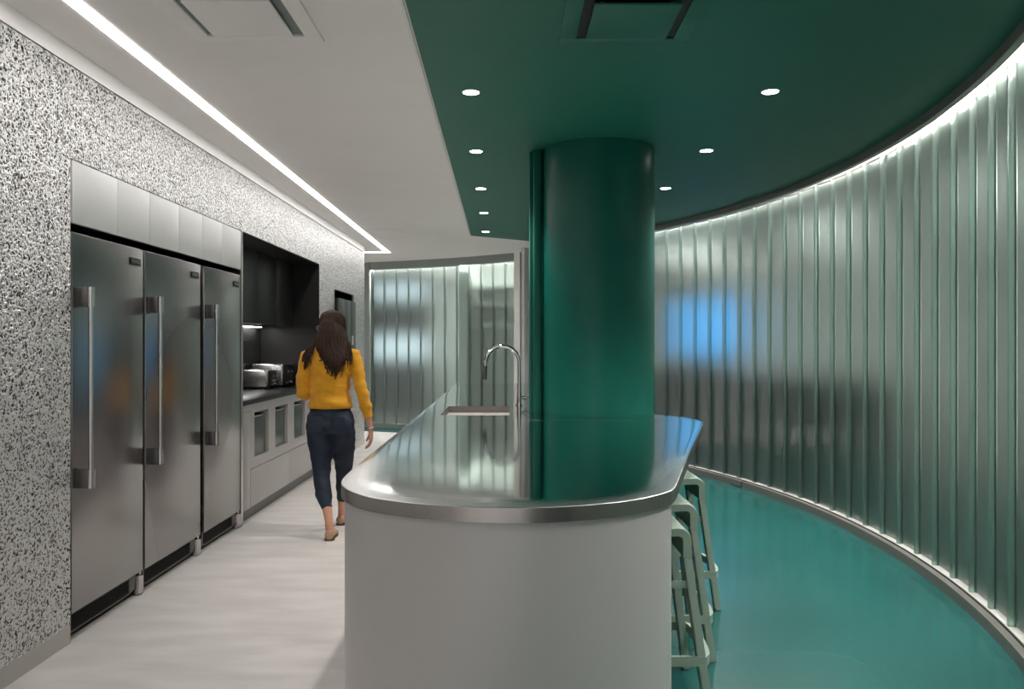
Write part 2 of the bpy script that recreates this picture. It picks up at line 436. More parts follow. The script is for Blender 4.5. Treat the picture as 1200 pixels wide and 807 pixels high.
FR = [(3.80, 4.536), (4.565, 5.378), (5.449, 6.175)]
flab = ['stainless steel fridge column nearest the camera, beside the foam metal wall',
        'middle stainless steel fridge column of the row of three',
        'farthest stainless steel fridge column, next to the black counter alcove']
for i, (y0, y1) in enumerate(FR):
    root = empty('refrigerator', flab[i], 'refrigerator', 'row of stainless fridge columns', (0, 0, 0))
    bm = bmesh.new(); bbox(bm, -2.78, XW-0.065, y0+0.005, y1-0.005, 0.0, 1.95, 0.004); finish(bm, 'body', M['black'], root)
    bm = bmesh.new(); bbox(bm, XW-0.06, XW, y0, y1, 0.132, 1.962, 0.004, 3); door = finish(bm, 'door', M['fridge_steel'], root, 40)
    # handle
    hy = y0 + 0.045; hx = XW + 0.066; z0, z1 = 0.727, 1.70
    bm = bmesh.new(); cyl(bm, (hx, hy, z0+0.05), (hx, hy, z1-0.05), 0.0115, n=24)
    hd = finish(bm, 'handle', M['steel'], root, 40)
    for za, zb in ((z0, z0+0.092), (z1-0.096, z1)):
        bm = bmesh.new()
        bbox(bm, XW, hx-0.004, hy-0.016, hy+0.016, za, zb, 0.002)
        finish(bm, 'handle_mount', M['dark_steel'], hd, 40)
        bm = bmesh.new(); cyl(bm, (hx, hy, za), (hx, hy, zb), 0.0185, n=28)
        finish(bm, 'handle_cap', M['steel'], hd, 40)
    # ventilation grille
    bm = bmesh.new()
    gx = XW-0.022
    ya, yb = y0+0.01, y1-0.045
    bbox(bm, gx-0.03, gx, ya, yb, 0.030, 0.040, 0.002); bbox(bm, gx-0.03, gx, ya, yb, 0.116, 0.126, 0.002)
    bbox(bm, gx-0.03, gx, ya, ya+0.02, 0.03, 0.126, 0.002); bbox(bm, gx-0.03, gx, yb-0.07, yb, 0.03, 0.126, 0.002)
    g = finish(bm, 'grille_frame', M['dark_steel'], root, 40)
    bm = bmesh.new()
    for k in range(7):
        z = 0.044 + k*0.0105
        box(bm, gx-0.025, gx-0.004, ya+0.02, yb-0.07, z, z+0.0045)
    finish(bm, 'grille_louvres', M['rubber'], g)
    bm = bmesh.new(); box(bm, gx-0.10, gx-0.03, y0, y1, 0.0, 0.03); finish(bm, 'plinth', M['black'], root)
    bm = bmesh.new(); cyl(bm, (XW-0.012, y1-0.018, 0.012), (XW-0.012, y1-0.018, 0.112), 0.021, n=20)
    bbox(bm, XW-0.05, XW-0.012, y1-0.04, y1+0.004, 0.012, 0.112, 0.003)
    cyl(bm, (XW-0.012, y1-0.018, 0.112), (XW-0.012, y1-0.018, 0.131), 0.008, n=12)
    cyl(bm, (XW-0.03, y1-0.018, 0.0), (XW-0.03, y1-0.018, 0.012), 0.014, n=12)
    finish(bm, 'hinge_cap', M['steel'], root, 40)
    w = y1-y0
    make_badge(root, y1-0.155, y1-0.035, 1.865, 1.905)

# overhead cabinets over the fridges: three units of two doors
seams = [3.80, 4.24, 4.62, 5.03, 5.41, 5.79, 6.185]
olab = ['pale satin overhead cabinet above the nearest fridge', 'pale satin overhead cabinet above the middle fridge', 'pale satin overhead cabinet above the farthest fridge']
for i in range(3):
    a, b, c = seams[2*i:2*i+3]
    root = empty('overhead_cabinet', olab[i], 'cabinet', 'cabinets over the fridges')
    bm = bmesh.new(); box(bm, -2.75, XW-0.024, a+0.002, c-0.002, 2.015, 2.305); finish(bm, 'body', M['dark_steel'], root)
    for p, q in ((a, b), (b, c)):
        bm = bmesh.new(); bbox(bm, XW-0.022, XW+0.001, p+0.0012, q-0.0012, 2.007, 2.306, 0.0015); finish(bm, 'door', M['satin_panel'], root, 40)
bm = bmesh.new(); bbox(bm, -2.74, XW+0.002, 6.192, 6.235, 0.0, 2.308, 0.002)
tag(finish(bm, 'side_panel', M['steel']), 'tall thin steel end panel between last fridge and black alcove', 'panel')

# ------------------------------------------------------------------ alcove: base cabinet, worktop, bins, upper cabinets
AY0, AY1 = 6.245, 8.733
root = empty('base_cabinet', 'warm grey base cabinet with square cut-out compartments under black counter', 'cabinet')
openings = [(6.52, 6.905), (7.10, 7.50), (7.72, 8.13), (8.32, 8.70)]
OZ0, OZ1 = 0.495, 0.865
bm = bmesh.new()
xf, xb = XW-0.001, XW-0.02
ys = [AY0] + [v for o in openings for v in o] + [AY1]
box(bm, xb, xf, AY0, AY1, 0.885, 0.938)           # top rail
box(bm, xb, xf, 6.42, AY1, OZ1, 0.885)
for k in range(0, len(ys), 2):
    ya, yb = ys[k], ys[k+1]
    if k == 0: ya = 6.42
    box(bm, xb, xf, ya, yb, OZ0, OZ1)
box(bm, xb, xf, 6.42, AY1, 0.415, OZ0)
box(bm, -2.70, xb, 8.712, AY1, 0.1, 0.938); box(bm, -2.70, xb, AY0, 6.27, 0.1, 0.938)
box(bm, -2.72, -2.70, AY0, AY1, 0.1, 0.938)
for (a, b) in openings:
    box(bm, -2.60, xb, a-0.012, a, OZ0-0.012, OZ1+0.012); box(bm, -2.60, xb, b, b+0.011, OZ0-0.012, OZ1+0.012)
    box(bm, -2.60, xb, a, b, OZ0-0.012, OZ0); box(bm, -2.60, xb, a, b, OZ1, OZ1+0.012)
    box(bm, -2.61, -2.60, a-0.012, b+0.011, OZ0-0.012, OZ1+0.012, 1); box(bm, -2.599, xb-0.08, a, b, OZ1-0.006, OZ1, 1)
bmesh.ops.recalc_face_normals(bm, faces=bm.faces)
finish(bm, 'carcass', [M['cab_grey'], M['black']], root)
bm = bmesh.new(); bbox(bm, xb, xf+0.001, AY0+0.004, 6.416, 0.105, 0.880, 0.002); finish(bm, 'door', M['cab_grey'], root, 40)
bm = bmesh.new(); bbox(bm, xb, xf+0.001, 6.424, 7.57, 0.105, 0.409, 0.002); finish(bm, 'drawer', M['cab_grey'], root, 40)
bm = bmesh.new(); bbox(bm, xb, xf+0.001, 7.578, AY1-0.004, 0.105, 0.409, 0.002); finish(bm, 'drawer', M['cab_grey'], root, 40)
bm = bmesh.new(); box(bm, -2.70, XW-0.045, AY0, AY1, 0.0, 0.1); finish(bm, 'toe_kick', M['dark_steel'], root)
bm = bmesh.new(); bbox(bm, -2.733, XW+0.006, AY0-0.004, AY1, 0.940, 0.977, 0.002)
tag(finish(bm, 'worktop', M['black_top'], None, 40), 'black worktop under the toasters in the alcove', 'worktop')

blab = ['clear plastic bin in the compartment nearest the fridges', 'nearly empty clear bin in the second compartment from the fridges',
        'clear plastic bin heaped with black items in the third compartment', 'clear plastic bin in the compartment beside the woman']
for i, (a, b) in enumerate(openings):
    r = empty('storage_bin', blab[i], 'bin', 'clear bins under the counter')
    x0, x1, y0, y1, z0, z1 = -2.56, XW-0.025, a+0.02, b-0.02, OZ0, OZ1-0.04
    bm = bmesh.new(); t = 0.005
    box(bm, x0, x1, y0, y1, z0, z0+t); box(bm, x0, x0+t, y0, y1, z0+t, z1); box(bm, x1-t, x1, y0, y1, z0+t, z1)
    box(bm, x0+t, x1-t, y0, y0+t, z0+t, z1); box(bm, x0+t, x1-t, y1-t, y1, z0+t, z1)
    finish(bm, 'tub', M['clear_plastic'], r)
    bm = bmesh.new(); tube(bm, [(x0, y0, z1), (x1, y0, z1), (x1, y1, z1), (x0, y1, z1)], 0.006, 8, closed=True)
    finish(bm, 'rim', M['steel'], r, 40)
    bm = bmesh.new()
    rr = random.Random(i)
    cnt = {0: 14, 1: 6, 2: 56, 3: 20}[i]
    for k in range(cnt):
        t2 = bmesh.new(); bmesh.ops.create_icosphere(t2, subdivisions=2, radius=1)
        rad = rr.uniform(0.03, 0.05)
        lay = k//14
        xm, ym = rr.uniform(x0+0.08, x1-0.08), rr.uniform(y0+0.065, y1-0.065)
        add(bm, t2, 0, Matrix.Translation((xm, ym, z0+t+0.04+lay*0.065)) @ Matrix.Diagonal((rad*1.3, rad, rad*0.8, 1)).to_4x4())
    if cnt:
        tag(finish(bm, 'bin_contents', M['black'], r, 60), None, None, None, 'stuff')
    else: bm.free()

ux0, ux1, uz0, uz1 = -2.732, -2.38, 1.63, 2.302
ulab = ['black wall cabinet in the alcove, next to the fridges', 'black wall cabinet second from the fridges', 'black wall cabinet third from the fridges', 'black wall cabinet at the far end of the alcove']
for i in range(4):
    a = AY0 + 0.002 + i*(AY1-AY0-0.004)/4; b = a + (AY1-AY0-0.004)/4
    r = empty('wall_cabinet', ulab[i], 'cabinet', 'black wall cabinets in the alcove')
    bm = bmesh.new(); box(bm, ux0, ux1-0.02, a+0.001, b-0.001, uz0, uz1); finish(bm, 'body', M['black_cab'], r)
    bm = bmesh.new(); bbox(bm, ux1-0.019, ux1, a+0.002, b-0.002, uz0-0.01, uz1, 0.002); finish(bm, 'door', M['black_cab'], r, 40)
r = empty('under_cabinet_light', 'white light strip under the black wall cabinets', 'light')
bm = bmesh.new(); bbox(bm, -2.72, -2.66, AY0+0.02, 8.55, 1.612, 1.629, 0.002); finish(bm, 'housing', M['steel'], r)
bm = bmesh.new(); box(bm, -2.715, -2.665, AY0+0.03, 8.54, 1.608, 1.6115); finish(bm, 'diffuser', M['led'], r)

def toaster(x0, x1, y0, y1, h, label, knobs, dark):
    z0 = 0.977
    r = empty('toaster', label, 'toaster', 'toasters on the black counter')
    bm = bmesh.new()
    bbox(bm, x0, x1-0.02, y0, y1, z0+0.015, z0+h, 0.018, 4); finish(bm, 'body', M['steel'], r, 40)
    bm = bmesh.new(); bbox(bm, x1-0.03, x1, y0+0.008, y1-0.008, z0+0.02, z0+h-0.012, 0.01, 3); e = finish(bm, 'end_panel', M['black'], r, 40)
    for k in range(2):
        yc = y0 + (y1-y0)*(0.3+0.4*k)
        bm = bmesh.new(); box(bm, x0+0.05, x1-0.06, yc-0.028, yc-0.010, z0+h-0.01, z0+h+0.0012); box(bm, x0+0.05, x1-0.06, yc+0.010, yc+0.028, z0+h-0.01, z0+h+0.0012)
        finish(bm, 'slot', M['black'], r)
        bm = bmesh.new(); bbox(bm, x1, x1+0.02, yc-0.02, yc+0.02, z0+h*0.62, z0+h*0.62+0.014, 0.003); box(bm, x1-0.001, x1+0.0015, yc-0.003, yc+0.003, z0+0.05, z0+h*0.8)
        finish(bm, 'lever', M['chrome'], e, 40)
        for q in range(knobs):
            bm = bmesh.new(); zc = z0+0.045+q*0.035
            cyl(bm, (x1, yc+(0.028 if q else -0.028)*(1 if q else 1), zc), (x1+0.018, yc+(0.028 if q else -0.028), zc), 0.013, 0.011, 16)
            finish(bm, 'knob', M['chrome'], e, 40)
    for fx in (x0+0.04, x1-0.05):
        for fy in (y0+0.04, y1-0.04):
            bm = bmesh.new(); cyl(bm, (fx, fy, z0), (fx, fy, z0+0.018), 0.012, n=14); finish(bm, 'foot', M['rubber'], r)
    return r
toaster(-2.715, -2.40, 7.95, 8.21, 0.195, 'small polished toaster with knobbed end, in front of the larger toaster', 2, False)
toaster(-2.70, -2.355, 8.31, 8.67, 0.245, 'larger polished toaster behind the small toaster, by the alcove end', 1, True)

# dark cabinet in the niche
r = empty('niche_cabinet', 'dark grey panelled cabinet in the small niche of the foam wall', 'cabinet')
bm = bmesh.new(); box(bm, -2.55, XW+0.02, 9.56, 10.60, 1.0, 1.985); finish(bm, 'body', M['black'], r)
for k in range(3):
    a = 9.55 + k*0.345
    bm = bmesh.new(); bbox(bm, XW+0.021, XW+0.045, a+0.003, a+0.342, 1.003, 1.988, 0.002); finish(bm, 'door', M['dark_grey'], r, 40)
bm = bmesh.new(); bbox(bm, XW+0.045, XW+0.055, 10.30, 10.38, 1.42, 1.54, 0.003); finish(bm, 'control_panel', M['white'], r)

# ------------------------------------------------------------------ ceiling light line
def seg_poly(a, b, w):
    a = Vector(a); b = Vector(b); d = (b-a).normalized(); n = Vector((-d.y, d.x))*w/2
    return [a-n, b-n, b+n, a+n][::1]
r = empty('linear_light', 'long white light line recessed in the ceiling beside the foam wall', 'light')
A0, A1 = (-1.763, -1.5), (-1.862, 12.22)
bm = bmesh.new()
pl = seg_poly(A0, A1, 0.064); prism(bm, [(-1.735, -1.5), (-1.865+0.032, 12.2), (-1.865-0.034, 12.2), (-1.799, -1.5)], H-0.004, H-0.001)
finish(bm, 'diffuser', M['led'], r)
bm = bmesh.new(); prism(bm, [(-1.90, 12.20), (-1.83, 12.20), (-1.83, 12.14), (-2.28, 12.14), (-2.28, 12.20)][::-1], H-0.004, H-0.001)
finish(bm, 'return_diffuser', M['led'], r)

# ------------------------------------------------------------------ downlights
DL = [(-0.214, 4.42), (-0.242, 5.77), (-0.258, 7.15), (-0.273, 8.46), (-0.297, 9.86), (1.45, 4.41), (1.427, 5.75), (1.403, 7.13)]
dlab = ['nearest downlight of the left row in the green ceiling', 'second downlight of the left row, left of the green pillar', 'third downlight from the front in the left row',
        'fourth downlight from the front in the left row', 'farthest downlight of the left row, by the green ceiling corner',
        'nearest downlight of the right row in the green ceiling', 'middle downlight of the right row, right of the pillar top', 'farthest downlight of the right row, beside the pillar']
ZG = H-0.012
lamp = bpy.data.lights.new('downlight_lamp', 'SPOT'); lamp.energy = 100; lamp.spot_size = math.radians(95); lamp.spot_blend = 0.7; lamp.shadow_soft_size = 0.045; lamp.color = (1, 0.95, 0.89)
first = None
for i, (x, y) in enumerate(DL):
    if first is None:
        first = empty('downlight', dlab[0], 'downlight', 'downlights in the green ceiling', (x, y, ZG))
        bm = bmesh.new(); n = 32
        tube(bm, [(0.047*math.cos(2*PI*k/n), 0.047*math.sin(2*PI*k/n), -0.001) for k in range(n)], 0.0035, 8, closed=True)
        finish(bm, 'trim_ring', M['white'], first, 40)
        bm = bmesh.new(); cyl(bm, (0, 0, -0.003), (0, 0, -0.0005), 0.045, n=32); finish(bm, 'lens', M['disc'], first)
        d = first
    else:
        d = dup(first, (x, y, ZG), None, dlab[i])
    lo = bpy.data.objects.new('downlight_lamp', lamp); link(lo); lo.location = (x, y, ZG-0.02)

# ------------------------------------------------------------------ ceiling cassettes
def cassette(cx, cy, z, mat, inner, label, w=0.295, drop=0.0):
    r = empty('air_cassette', label, 'air vent', None, (cx, cy, z))
    bm = bmesh.new()
    o, i = w, w-0.075
    for (x0, x1, y0, y1) in ((-o, o, -o, -i), (-o, o, i, o), (-o, -i, -i, i), (i, o, -i, i)):
        bbox(bm, x0, x1, y0, y1, -0.014, -0.0005, 0.003)
    # sloping inner lip
    fr = finish(bm, 'frame', mat, r, 40)
    bm = bmesh.new(); box(bm, -i, i, -i, i, -0.003, -0.0005); finish(bm, 'duct_opening', M['black'] if inner else M['frame_grey'], r)
    p = w-0.115
    bm = bmesh.new(); bbox(bm, -p, p, -p, p, -0.030, -0.018, 0.004); 
    for sx in (-1, 1):
        for sy in (-1, 1):
            box(bm, sx*p*0.8-0.008, sx*p*0.8+0.008, sy*p*0.8-0.008, sy*p*0.8+0.008, -0.020, -0.002)
    finish(bm, 'face_panel', mat, r, 40)
    return r
cassette(-1.155, 3.40, H, M['ceiling'], False, 'white square air vent in the white ceiling')
cassette(0.525, 3.40, ZG, M['green'], True, 'green square air vent in the green ceiling')
# small access hatch far along the white ceiling
bm = bmesh.new()
hx0, hx1, hy0, hy1 = -1.75, -1.28, 9.75, 10.5
for (a, b, c, d) in ((hx0, hx1, hy0, hy0+0.012), (hx0, hx1, hy1-0.012, hy1), (hx0, hx0+0.012, hy0+0.012, hy1-0.012), (hx1-0.012, hx1, hy0+0.012, hy1-0.012)):
    box(bm, a, b, c, d, H-0.004, H-0.0003)
box(bm, hx0+0.016, hx1-0.016, hy0+0.016, hy1-0.016, H-0.003, H-0.0003)
tag(finish(bm, 'access_hatch', M['ceiling']), 'flat white access hatch far along the white ceiling', 'hatch')

# ------------------------------------------------------------------ pillar
PX, PY, PR = 0.647, 5.78, 0.404
r = structure(empty('column', 'thick round green pillar rising through the island', 'pillar', None, (PX, PY, 0)))
bm = bmesh.new(); cyl(bm, (0, 0, 0.004), (0, 0, ZG), PR, n=96); finish(bm, 'shaft', M['green_gloss'], r, 40)
bm = bmesh.new(); bbox(bm, -0.475, -0.415, -0.06, 0.10, 0.004, ZG, 0.012, 3); finish(bm, 'pipe_cover', M['green_gloss'], r, 40)
bm = bmesh.new(); bbox(bm, -0.415, -0.36, 0.0, 0.10, 0.004, ZG, 0.004, 2); finish(bm, 'cover_flange', M['green_gloss'], r, 40)
bm = bmesh.new(); bbox(bm, -0.500, -0.470, 0.02, 0.16, 0.004, ZG, 0.006, 2); finish(bm, 'cover_edge', M['green_gloss'], r, 40)

# ------------------------------------------------------------------ island
ZT, LIP = 0.94, 0.05
near = [(-0.650, 8.0), (-0.632, 6.1), (-0.620, 4.75), (-0.617, 3.66), (-0.614, 3.3), (-0.612, 3.06), (-0.608, 2.925), (-0.597, 2.82), (-0.576, 2.735), (-0.53, 2.637), (-0.452, 2.535), (-0.37, 2.475), (-0.254, 2.412),
        (-0.12, 2.374), (0.018, 2.359), (0.145, 2.374), (0.269, 2.415), (0.38, 2.475), (0.465, 2.548), (0.525, 2.62), (0.563, 2.70)]
rest = [(0.64, 2.965), (0.822, 3.61), (1.02, 4.29), (1.185, 4.86), (1.22, 5.05), (1.215, 5.2), (1.165, 5.37), (1.05, 5.55), (0.98, 5.9), (0.85, 6.3), (0.62, 6.55), (0.42, 6.75), (0.30, 7.1), (0.27, 7.5)]
out = catmull([Vector((*p, 0)) for p in near + rest], 5)
outline = [(p.x, p.y) for p in out] + [(0.27, 9.85), (0.22, 9.92), (-0.63, 9.92), (-0.668, 9.88)]
# densify straight runs
def densify(P, mx=0.12):
    o = []
    for i in range(len(P)):
        a = Vector((*P[i], 0)); b = Vector((*P[(i+1) % len(P)], 0)); k = max(1, int((b-a).length/mx))
        for q in range(k):
            c = a.lerp(b, q/k); o.append((c.x, c.y))
    return o
outline = densify(outline)
def inset(P, d):
    n = len(P); V = [Vector((*p, 0)) for p in P]; Q = []
    for i in range(n):
        t = (V[(i+1) % n] - V[i-1]).normalized(); nrm = Vector((-t.y, t.x, 0))
        Q.append(V[i] + nrm*d)
    def dist(p):
        m = 9
        for i in range(n):
            a, b = V[i], V[(i+1) % n]; ab = b-a; t = max(0, min(1, (p-a).dot(ab)/max(ab.length_squared, 1e-12)))
            m = min(m, (p-(a+ab*t)).length)
        return m
    ok = [dist(q) > d*0.985 for q in Q]
    for i in range(n):
        if not ok[i]:
            j = 1
            while not ok[(i-j) % n]: j += 1
            k = 1
            while not ok[(i+k) % n]: k += 1
            Q[i] = Q[(i-j) % n].lerp(Q[(i+k) % n], j/(j+k))
    return [(q.x, q.y) for q in Q]
# outline runs from the far left towards the camera, across the front, and back on the right: counter-clockwise
r = empty('island_worktop', 'long stainless steel island worktop with rounded end and flared side', 'worktop')
bm = bmesh.new()
prof = [(0.0, ZT-LIP), (0.0, ZT-0.0055), (0.002, ZT-0.0035), (0.005, ZT-0.0028), (0.035, ZT-0.0017), (0.065, ZT-0.0009), (0.095, ZT-0.0003), (0.125, ZT), (0.155, ZT)]
rings = []
for d, z in prof:
    P = outline if d == 0 else inset(outline, d)
    rings.append([bm.verts.new((p[0], p[1], z)) for p in P])
n = len(outline)
for k in range(len(rings)-1):
    for i in range(n):
        j = (i+1) % n
        f = bm.faces.new((rings[k][i], rings[k][j], rings[k+1][j], rings[k+1][i]))
        if k < 1: f.material_index = 1
bm.faces.new(rings[-1]); f = bm.faces.new(rings[0][::-1]); f.material_index = 1
bmesh.ops.triangulate(bm, faces=[f for f in bm.faces if len(f.verts) > 4])
wt = finish(bm, 'top', [M['worktop'], M['lip']], r)
at = wt.data.attributes.new('edge', 'FLOAT', 'POINT')
flat = [0.0]*len(wt.data.vertices)
for k, (d, z) in enumerate(prof):
    for i in range(n):
        u = max(0.0, 1-d/0.14); fy = max(0.0, min(1.0, (3.7-outline[i][1])/0.8))
        flat[k*n+i] = u*u*(3-2*u)*fy
at.data.foreach_set('value', flat)
# sink opening
SX0, SX1, SY0, SY1 = -0.475, 0.0, 5.42, 6.22
bm = bmesh.new(); box(bm, SX0, SX1, SY0, SY1, ZT-0.3, ZT+0.2)
cut = finish(bm, 'cutter', M['worktop'])
bo = wt.modifiers.new('b', 'BOOLEAN'); bo.operation = 'DIFFERENCE'; bo.object = cut; bo.solver = 'EXACT'
bake(wt); bpy.data.objects.remove(cut)
for p in wt.data.polygons: p.use_smooth = True
wt.data.materials.append(M['basin'])
for p in wt.data.polygons:
    if abs(p.normal.z) < 0.3 and SX0-0.01 < p.center.x < SX1+0.01 and SY0-0.01 < p.center.y < SY1+0.01: p.material_index = len(wt.data.materials)-1
wt.data.set_sharp_from_angle(angle=math.radians(35))
bm = bmesh.new(); t = 0.004; zt = ZT-LIP-0.0006; zb = ZT-0.22
box(bm, SX0-t, SX1+t, SY0-t, SY1+t, zb-t, zb)
box(bm, SX0-t, SX0, SY0-t, SY1+t, zb, zt); box(bm, SX1, SX1+t, SY0-t, SY1+t, zb, zt); box(bm, SX0, SX1, SY0-t, SY0, zb, zt); box(bm, SX0, SX1, SY1, SY1+t, zb, zt)
cyl(bm, ((SX0+SX1)/2, 5.9, zb), ((SX0+SX1)/2, 5.9, zb+0.004), 0.045)
finish(bm, 'sink_basin', M['basin'], r)
bm = bmesh.new(); box(bm, 0.06, 1.06, 5.066, 5.070, ZT-0.0003, ZT+0.0004); finish(bm, 'weld_seam', M['chrome'], r)

bi = inset(outline, 0.012)
base_near = [p for p in bi if p[1] < 2.72]
bl = [(-0.640, 9.5), (-0.636, 8.0), (-0.618, 6.1), (-0.606, 4.75), (-0.602, 3.66), (-0.600, 3.3), (-0.598, 3.06), (-0.595, 2.925)]
bnear = sorted([], key=lambda p: p)
# keep outline order (left -> front -> right)
idx = [i for i, p in enumerate(bi) if p[1] < 2.90 and p[0] < 0.56]
seq = [bi[i] for i in idx]
br = [(0.553, 2.74), (0.540, 2.83), (0.47, 2.90), (0.34, 2.95), (0.20, 2.98), (0.10, 3.05), (0.06, 3.2), (0.06, 5.2), (0.06, 5.5), (0.15, 6.6), (0.15, 9.5)]
base_poly = bl + seq + br
r = empty('island_cabinet', 'pale grey curved island base under the steel worktop', 'island')
bm = bmesh.new(); prism(bm, base_poly, 0.004, ZT-LIP)
bmesh.ops.triangulate(bm, faces=[f for f in bm.faces if len(f.verts) > 4])
finish(bm, 'cladding', M['island_base'], r, 35)

# ------------------------------------------------------------------ faucet
FX, FY = 0.080, 6.32
r = empty('faucet', 'tall chrome gooseneck faucet behind the island sink', 'faucet', None, (FX, FY, ZT))
bm = bmesh.new(); cyl(bm, (0, 0, 0), (0, 0, 0.012), 0.030, n=28); cyl(bm, (0, 0, 0.012), (0, 0, 0.10), 0.022, n=28); finish(bm, 'base', M['chrome'], r, 40)
bm = bmesh.new(); cyl(bm, (0, 0, 0.10), (0, 0, 0.165), 0.0185, n=28); cyl(bm, (0, 0, 0.165), (0, 0, 0.172), 0.021, n=28); finish(bm, 'collar', M['chrome'], r, 40)
pts = [(0, 0, 0.16), (0, 0, 0.26), (0, 0, 0.335)]
for k in range(1, 15):
    a = PI*k/14*0.97
    pts.append((-0.135+0.135*math.cos(a), 0, 0.335+0.135*math.sin(a)))
pts.append((-0.274, 0, 0.30)); 
bm = bmesh.new(); tube(bm, pts, 0.0155, 18); finish(bm, 'spout', M['chrome'], r, 50)
bm = bmesh.new(); cyl(bm, (-0.274, 0, 0.31), (-0.280, 0, 0.205), 0.0165, 0.0185, 22); finish(bm, 'spray_head', M['dark_steel'], r, 40)
bm = bmesh.new(); cyl(bm, (0.018, 0, 0.06), (0.055, 0, 0.06), 0.014, n=18); tube(bm, [(0.045, 0, 0.06), (0.075, -0.01, 0.075), (0.10, -0.015, 0.10)], 0.006, 10); finish(bm, 'lever', M['chrome'], r, 40)

# ------------------------------------------------------------------ bar stools
def make_stool(label, loc, rz):
    r = empty('bar_stool', label, 'stool', 'sage bar stools along the island', loc, rz)
    sh = 0.70; hw = 0.20; hd = 0.175
    prof = []
    R = 0.052
    # outer profile of seat in XZ, from left lower end over the top to the right lower end
    def prf(off):
        P = []
        rr = R-off
        zl = sh-0.115
        P.append((-hw+off, zl)); 
        for k in range(9):
            a = PI - (PI/2)*k/8
            P.append((-hw+R+rr*math.cos(a), sh-R+rr*math.sin(a)))
        P.append((0, sh-off-0.006))
        for k in range(9):
            a = PI/2 - (PI/2)*k/8
            P.append((hw-R+rr*math.cos(a), sh-R+rr*math.sin(a)))
        P.append((hw-off, zl))
        return P
    o = prf(0); i = prf(0.034)
    bm = bmesh.new()
    ring = []
    for y in (-hd, -hd+0.006, hd-0.006, hd):
        s = 0.004 if abs(y) == hd else 0.0
        ring.append(([bm.verts.new((p[0]*(1-s), y, p[1]-s)) for p in o], [bm.verts.new((p[0], y, p[1])) for p in i]))
    n = len(o)
    for k in range(3):
        for q in range(n-1):
            bm.faces.new((ring[k][0][q], ring[k][0][q+1], ring[k+1][0][q+1], ring[k+1][0][q]))
            bm.faces.new((ring[k][1][q+1], ring[k][1][q], ring[k+1][1][q], ring[k+1][1][q+1]))
        for q in (0, n-1):
            bm.faces.new((ring[k][0][q], ring[k+1][0][q], ring[k+1][1][q], ring[k][1][q]))
    for k in (0, 3):
        for q in range(n-1):
            bm.faces.new((ring[k][0][q], ring[k][0][q+1], ring[k][1][q+1], ring[k][1][q]))
    bmesh.ops.recalc_face_normals(bm, faces=bm.faces)
    finish(bm, 'seat', M['stool'], r, 40)
    for sx in (-1, 1):
        for sy in (-1, 1):
            bm = bmesh.new()
            secs = []
            zt = sh-0.115
            for t in (0, 0.25, 0.5, 0.75, 1.0):
                z = zt*(1-t)
                x = sx*(hw-0.017+0.075*t); y = sy*(hd-0.026+0.045*t)
                secs.append((x, y, z, 0.017, 0.026-0.003*t))
            R4 = [[bm.verts.new((x+a*wx, y+b*wy, z)) for a, b in ((-1, -1), (1, -1), (1, 1), (-1, 1))] for x, y, z, wx, wy in secs]
            for k in range(4):
                for q in range(4):
                    bm.faces.new((R4[k][q], R4[k][(q+1) % 4], R4[k+1][(q+1) % 4], R4[k+1][q]))
            bm.faces.new(R4[0]); bm.faces.new(R4[-1][::-1])
            bmesh.ops.recalc_face_normals(bm, faces=bm.faces)
            bmesh.ops.bevel(bm, geom=list(bm.edges), offset=0.004, segments=2, affect='EDGES')
            finish(bm, 'leg', M['stool'], r, 40)
    # footrest: a flat ring round the legs, bowed out at both ends
    zf = 0.205; t = 0.038
    L = zf/(sh-0.115)
    fx = hw-0.017+0.075*(1-L)+0.019; fy = hd-0.026+0.045*(1-L)+0.026
    pts = []
    for k in range(13):
        a = -1+2*k/12
        pts.append((fx+0.036*(1-a*a)**0.5*1.0, a*fy))
    pts += [(-p[0], -p[1]) for p in pts]
    def ringp(P, d):
        V = [Vector((*p, 0)) for p in P]; m = len(V); Q = []
        for i in range(m):
            tt = (V[(i+1) % m]-V[i-1]).normalized(); Q.append(V[i]+Vector((-tt.y, tt.x, 0))*d)
        return Q
    In = ringp(pts, 0.016)
    bm = bmesh.new()
    A = [bm.verts.new((p[0], p[1], zf-t)) for p in pts]; B = [bm.verts.new((p[0], p[1], zf)) for p in pts]
    C = [bm.verts.new((p.x, p.y, zf)) for p in In]; D = [bm.verts.new((p.x, p.y, zf-t)) for p in In]
    m = len(pts)
    for q in range(m):
        j = (q+1) % m
        bm.faces.new((A[q], A[j], B[j], B[q])); bm.faces.new((B[q], B[j], C[j], C[q])); bm.faces.new((C[q], C[j], D[j], D[q])); bm.faces.new((D[q], D[j], A[j], A[q]))
    bmesh.ops.recalc_face_normals(bm, faces=bm.faces)
    finish(bm, 'footrest', M['stool'], r, 40)
    # upper stretchers
    for sy in (-1, 1):
        bm = bmesh.new(); bbox(bm, -hw+0.0, hw-0.0, sy*(hd-0.012)-0.008, sy*(hd-0.012)+0.008, 0.46, 0.49, 0.003); finish(bm, 'stretcher', M['stool'], r, 40)
    return r
s0 = make_stool('sage green bar stool nearest the camera, by the island corner', (0.515, 3.285, 0.004), 0.0)
dup(s0, (0.650, 3.755, 0.004), 0.0, 'middle sage green bar stool of the three along the island')
dup(s0, (0.855, 4.445, 0.004), 0.0, 'farthest sage green bar stool, closest to the curved glass')

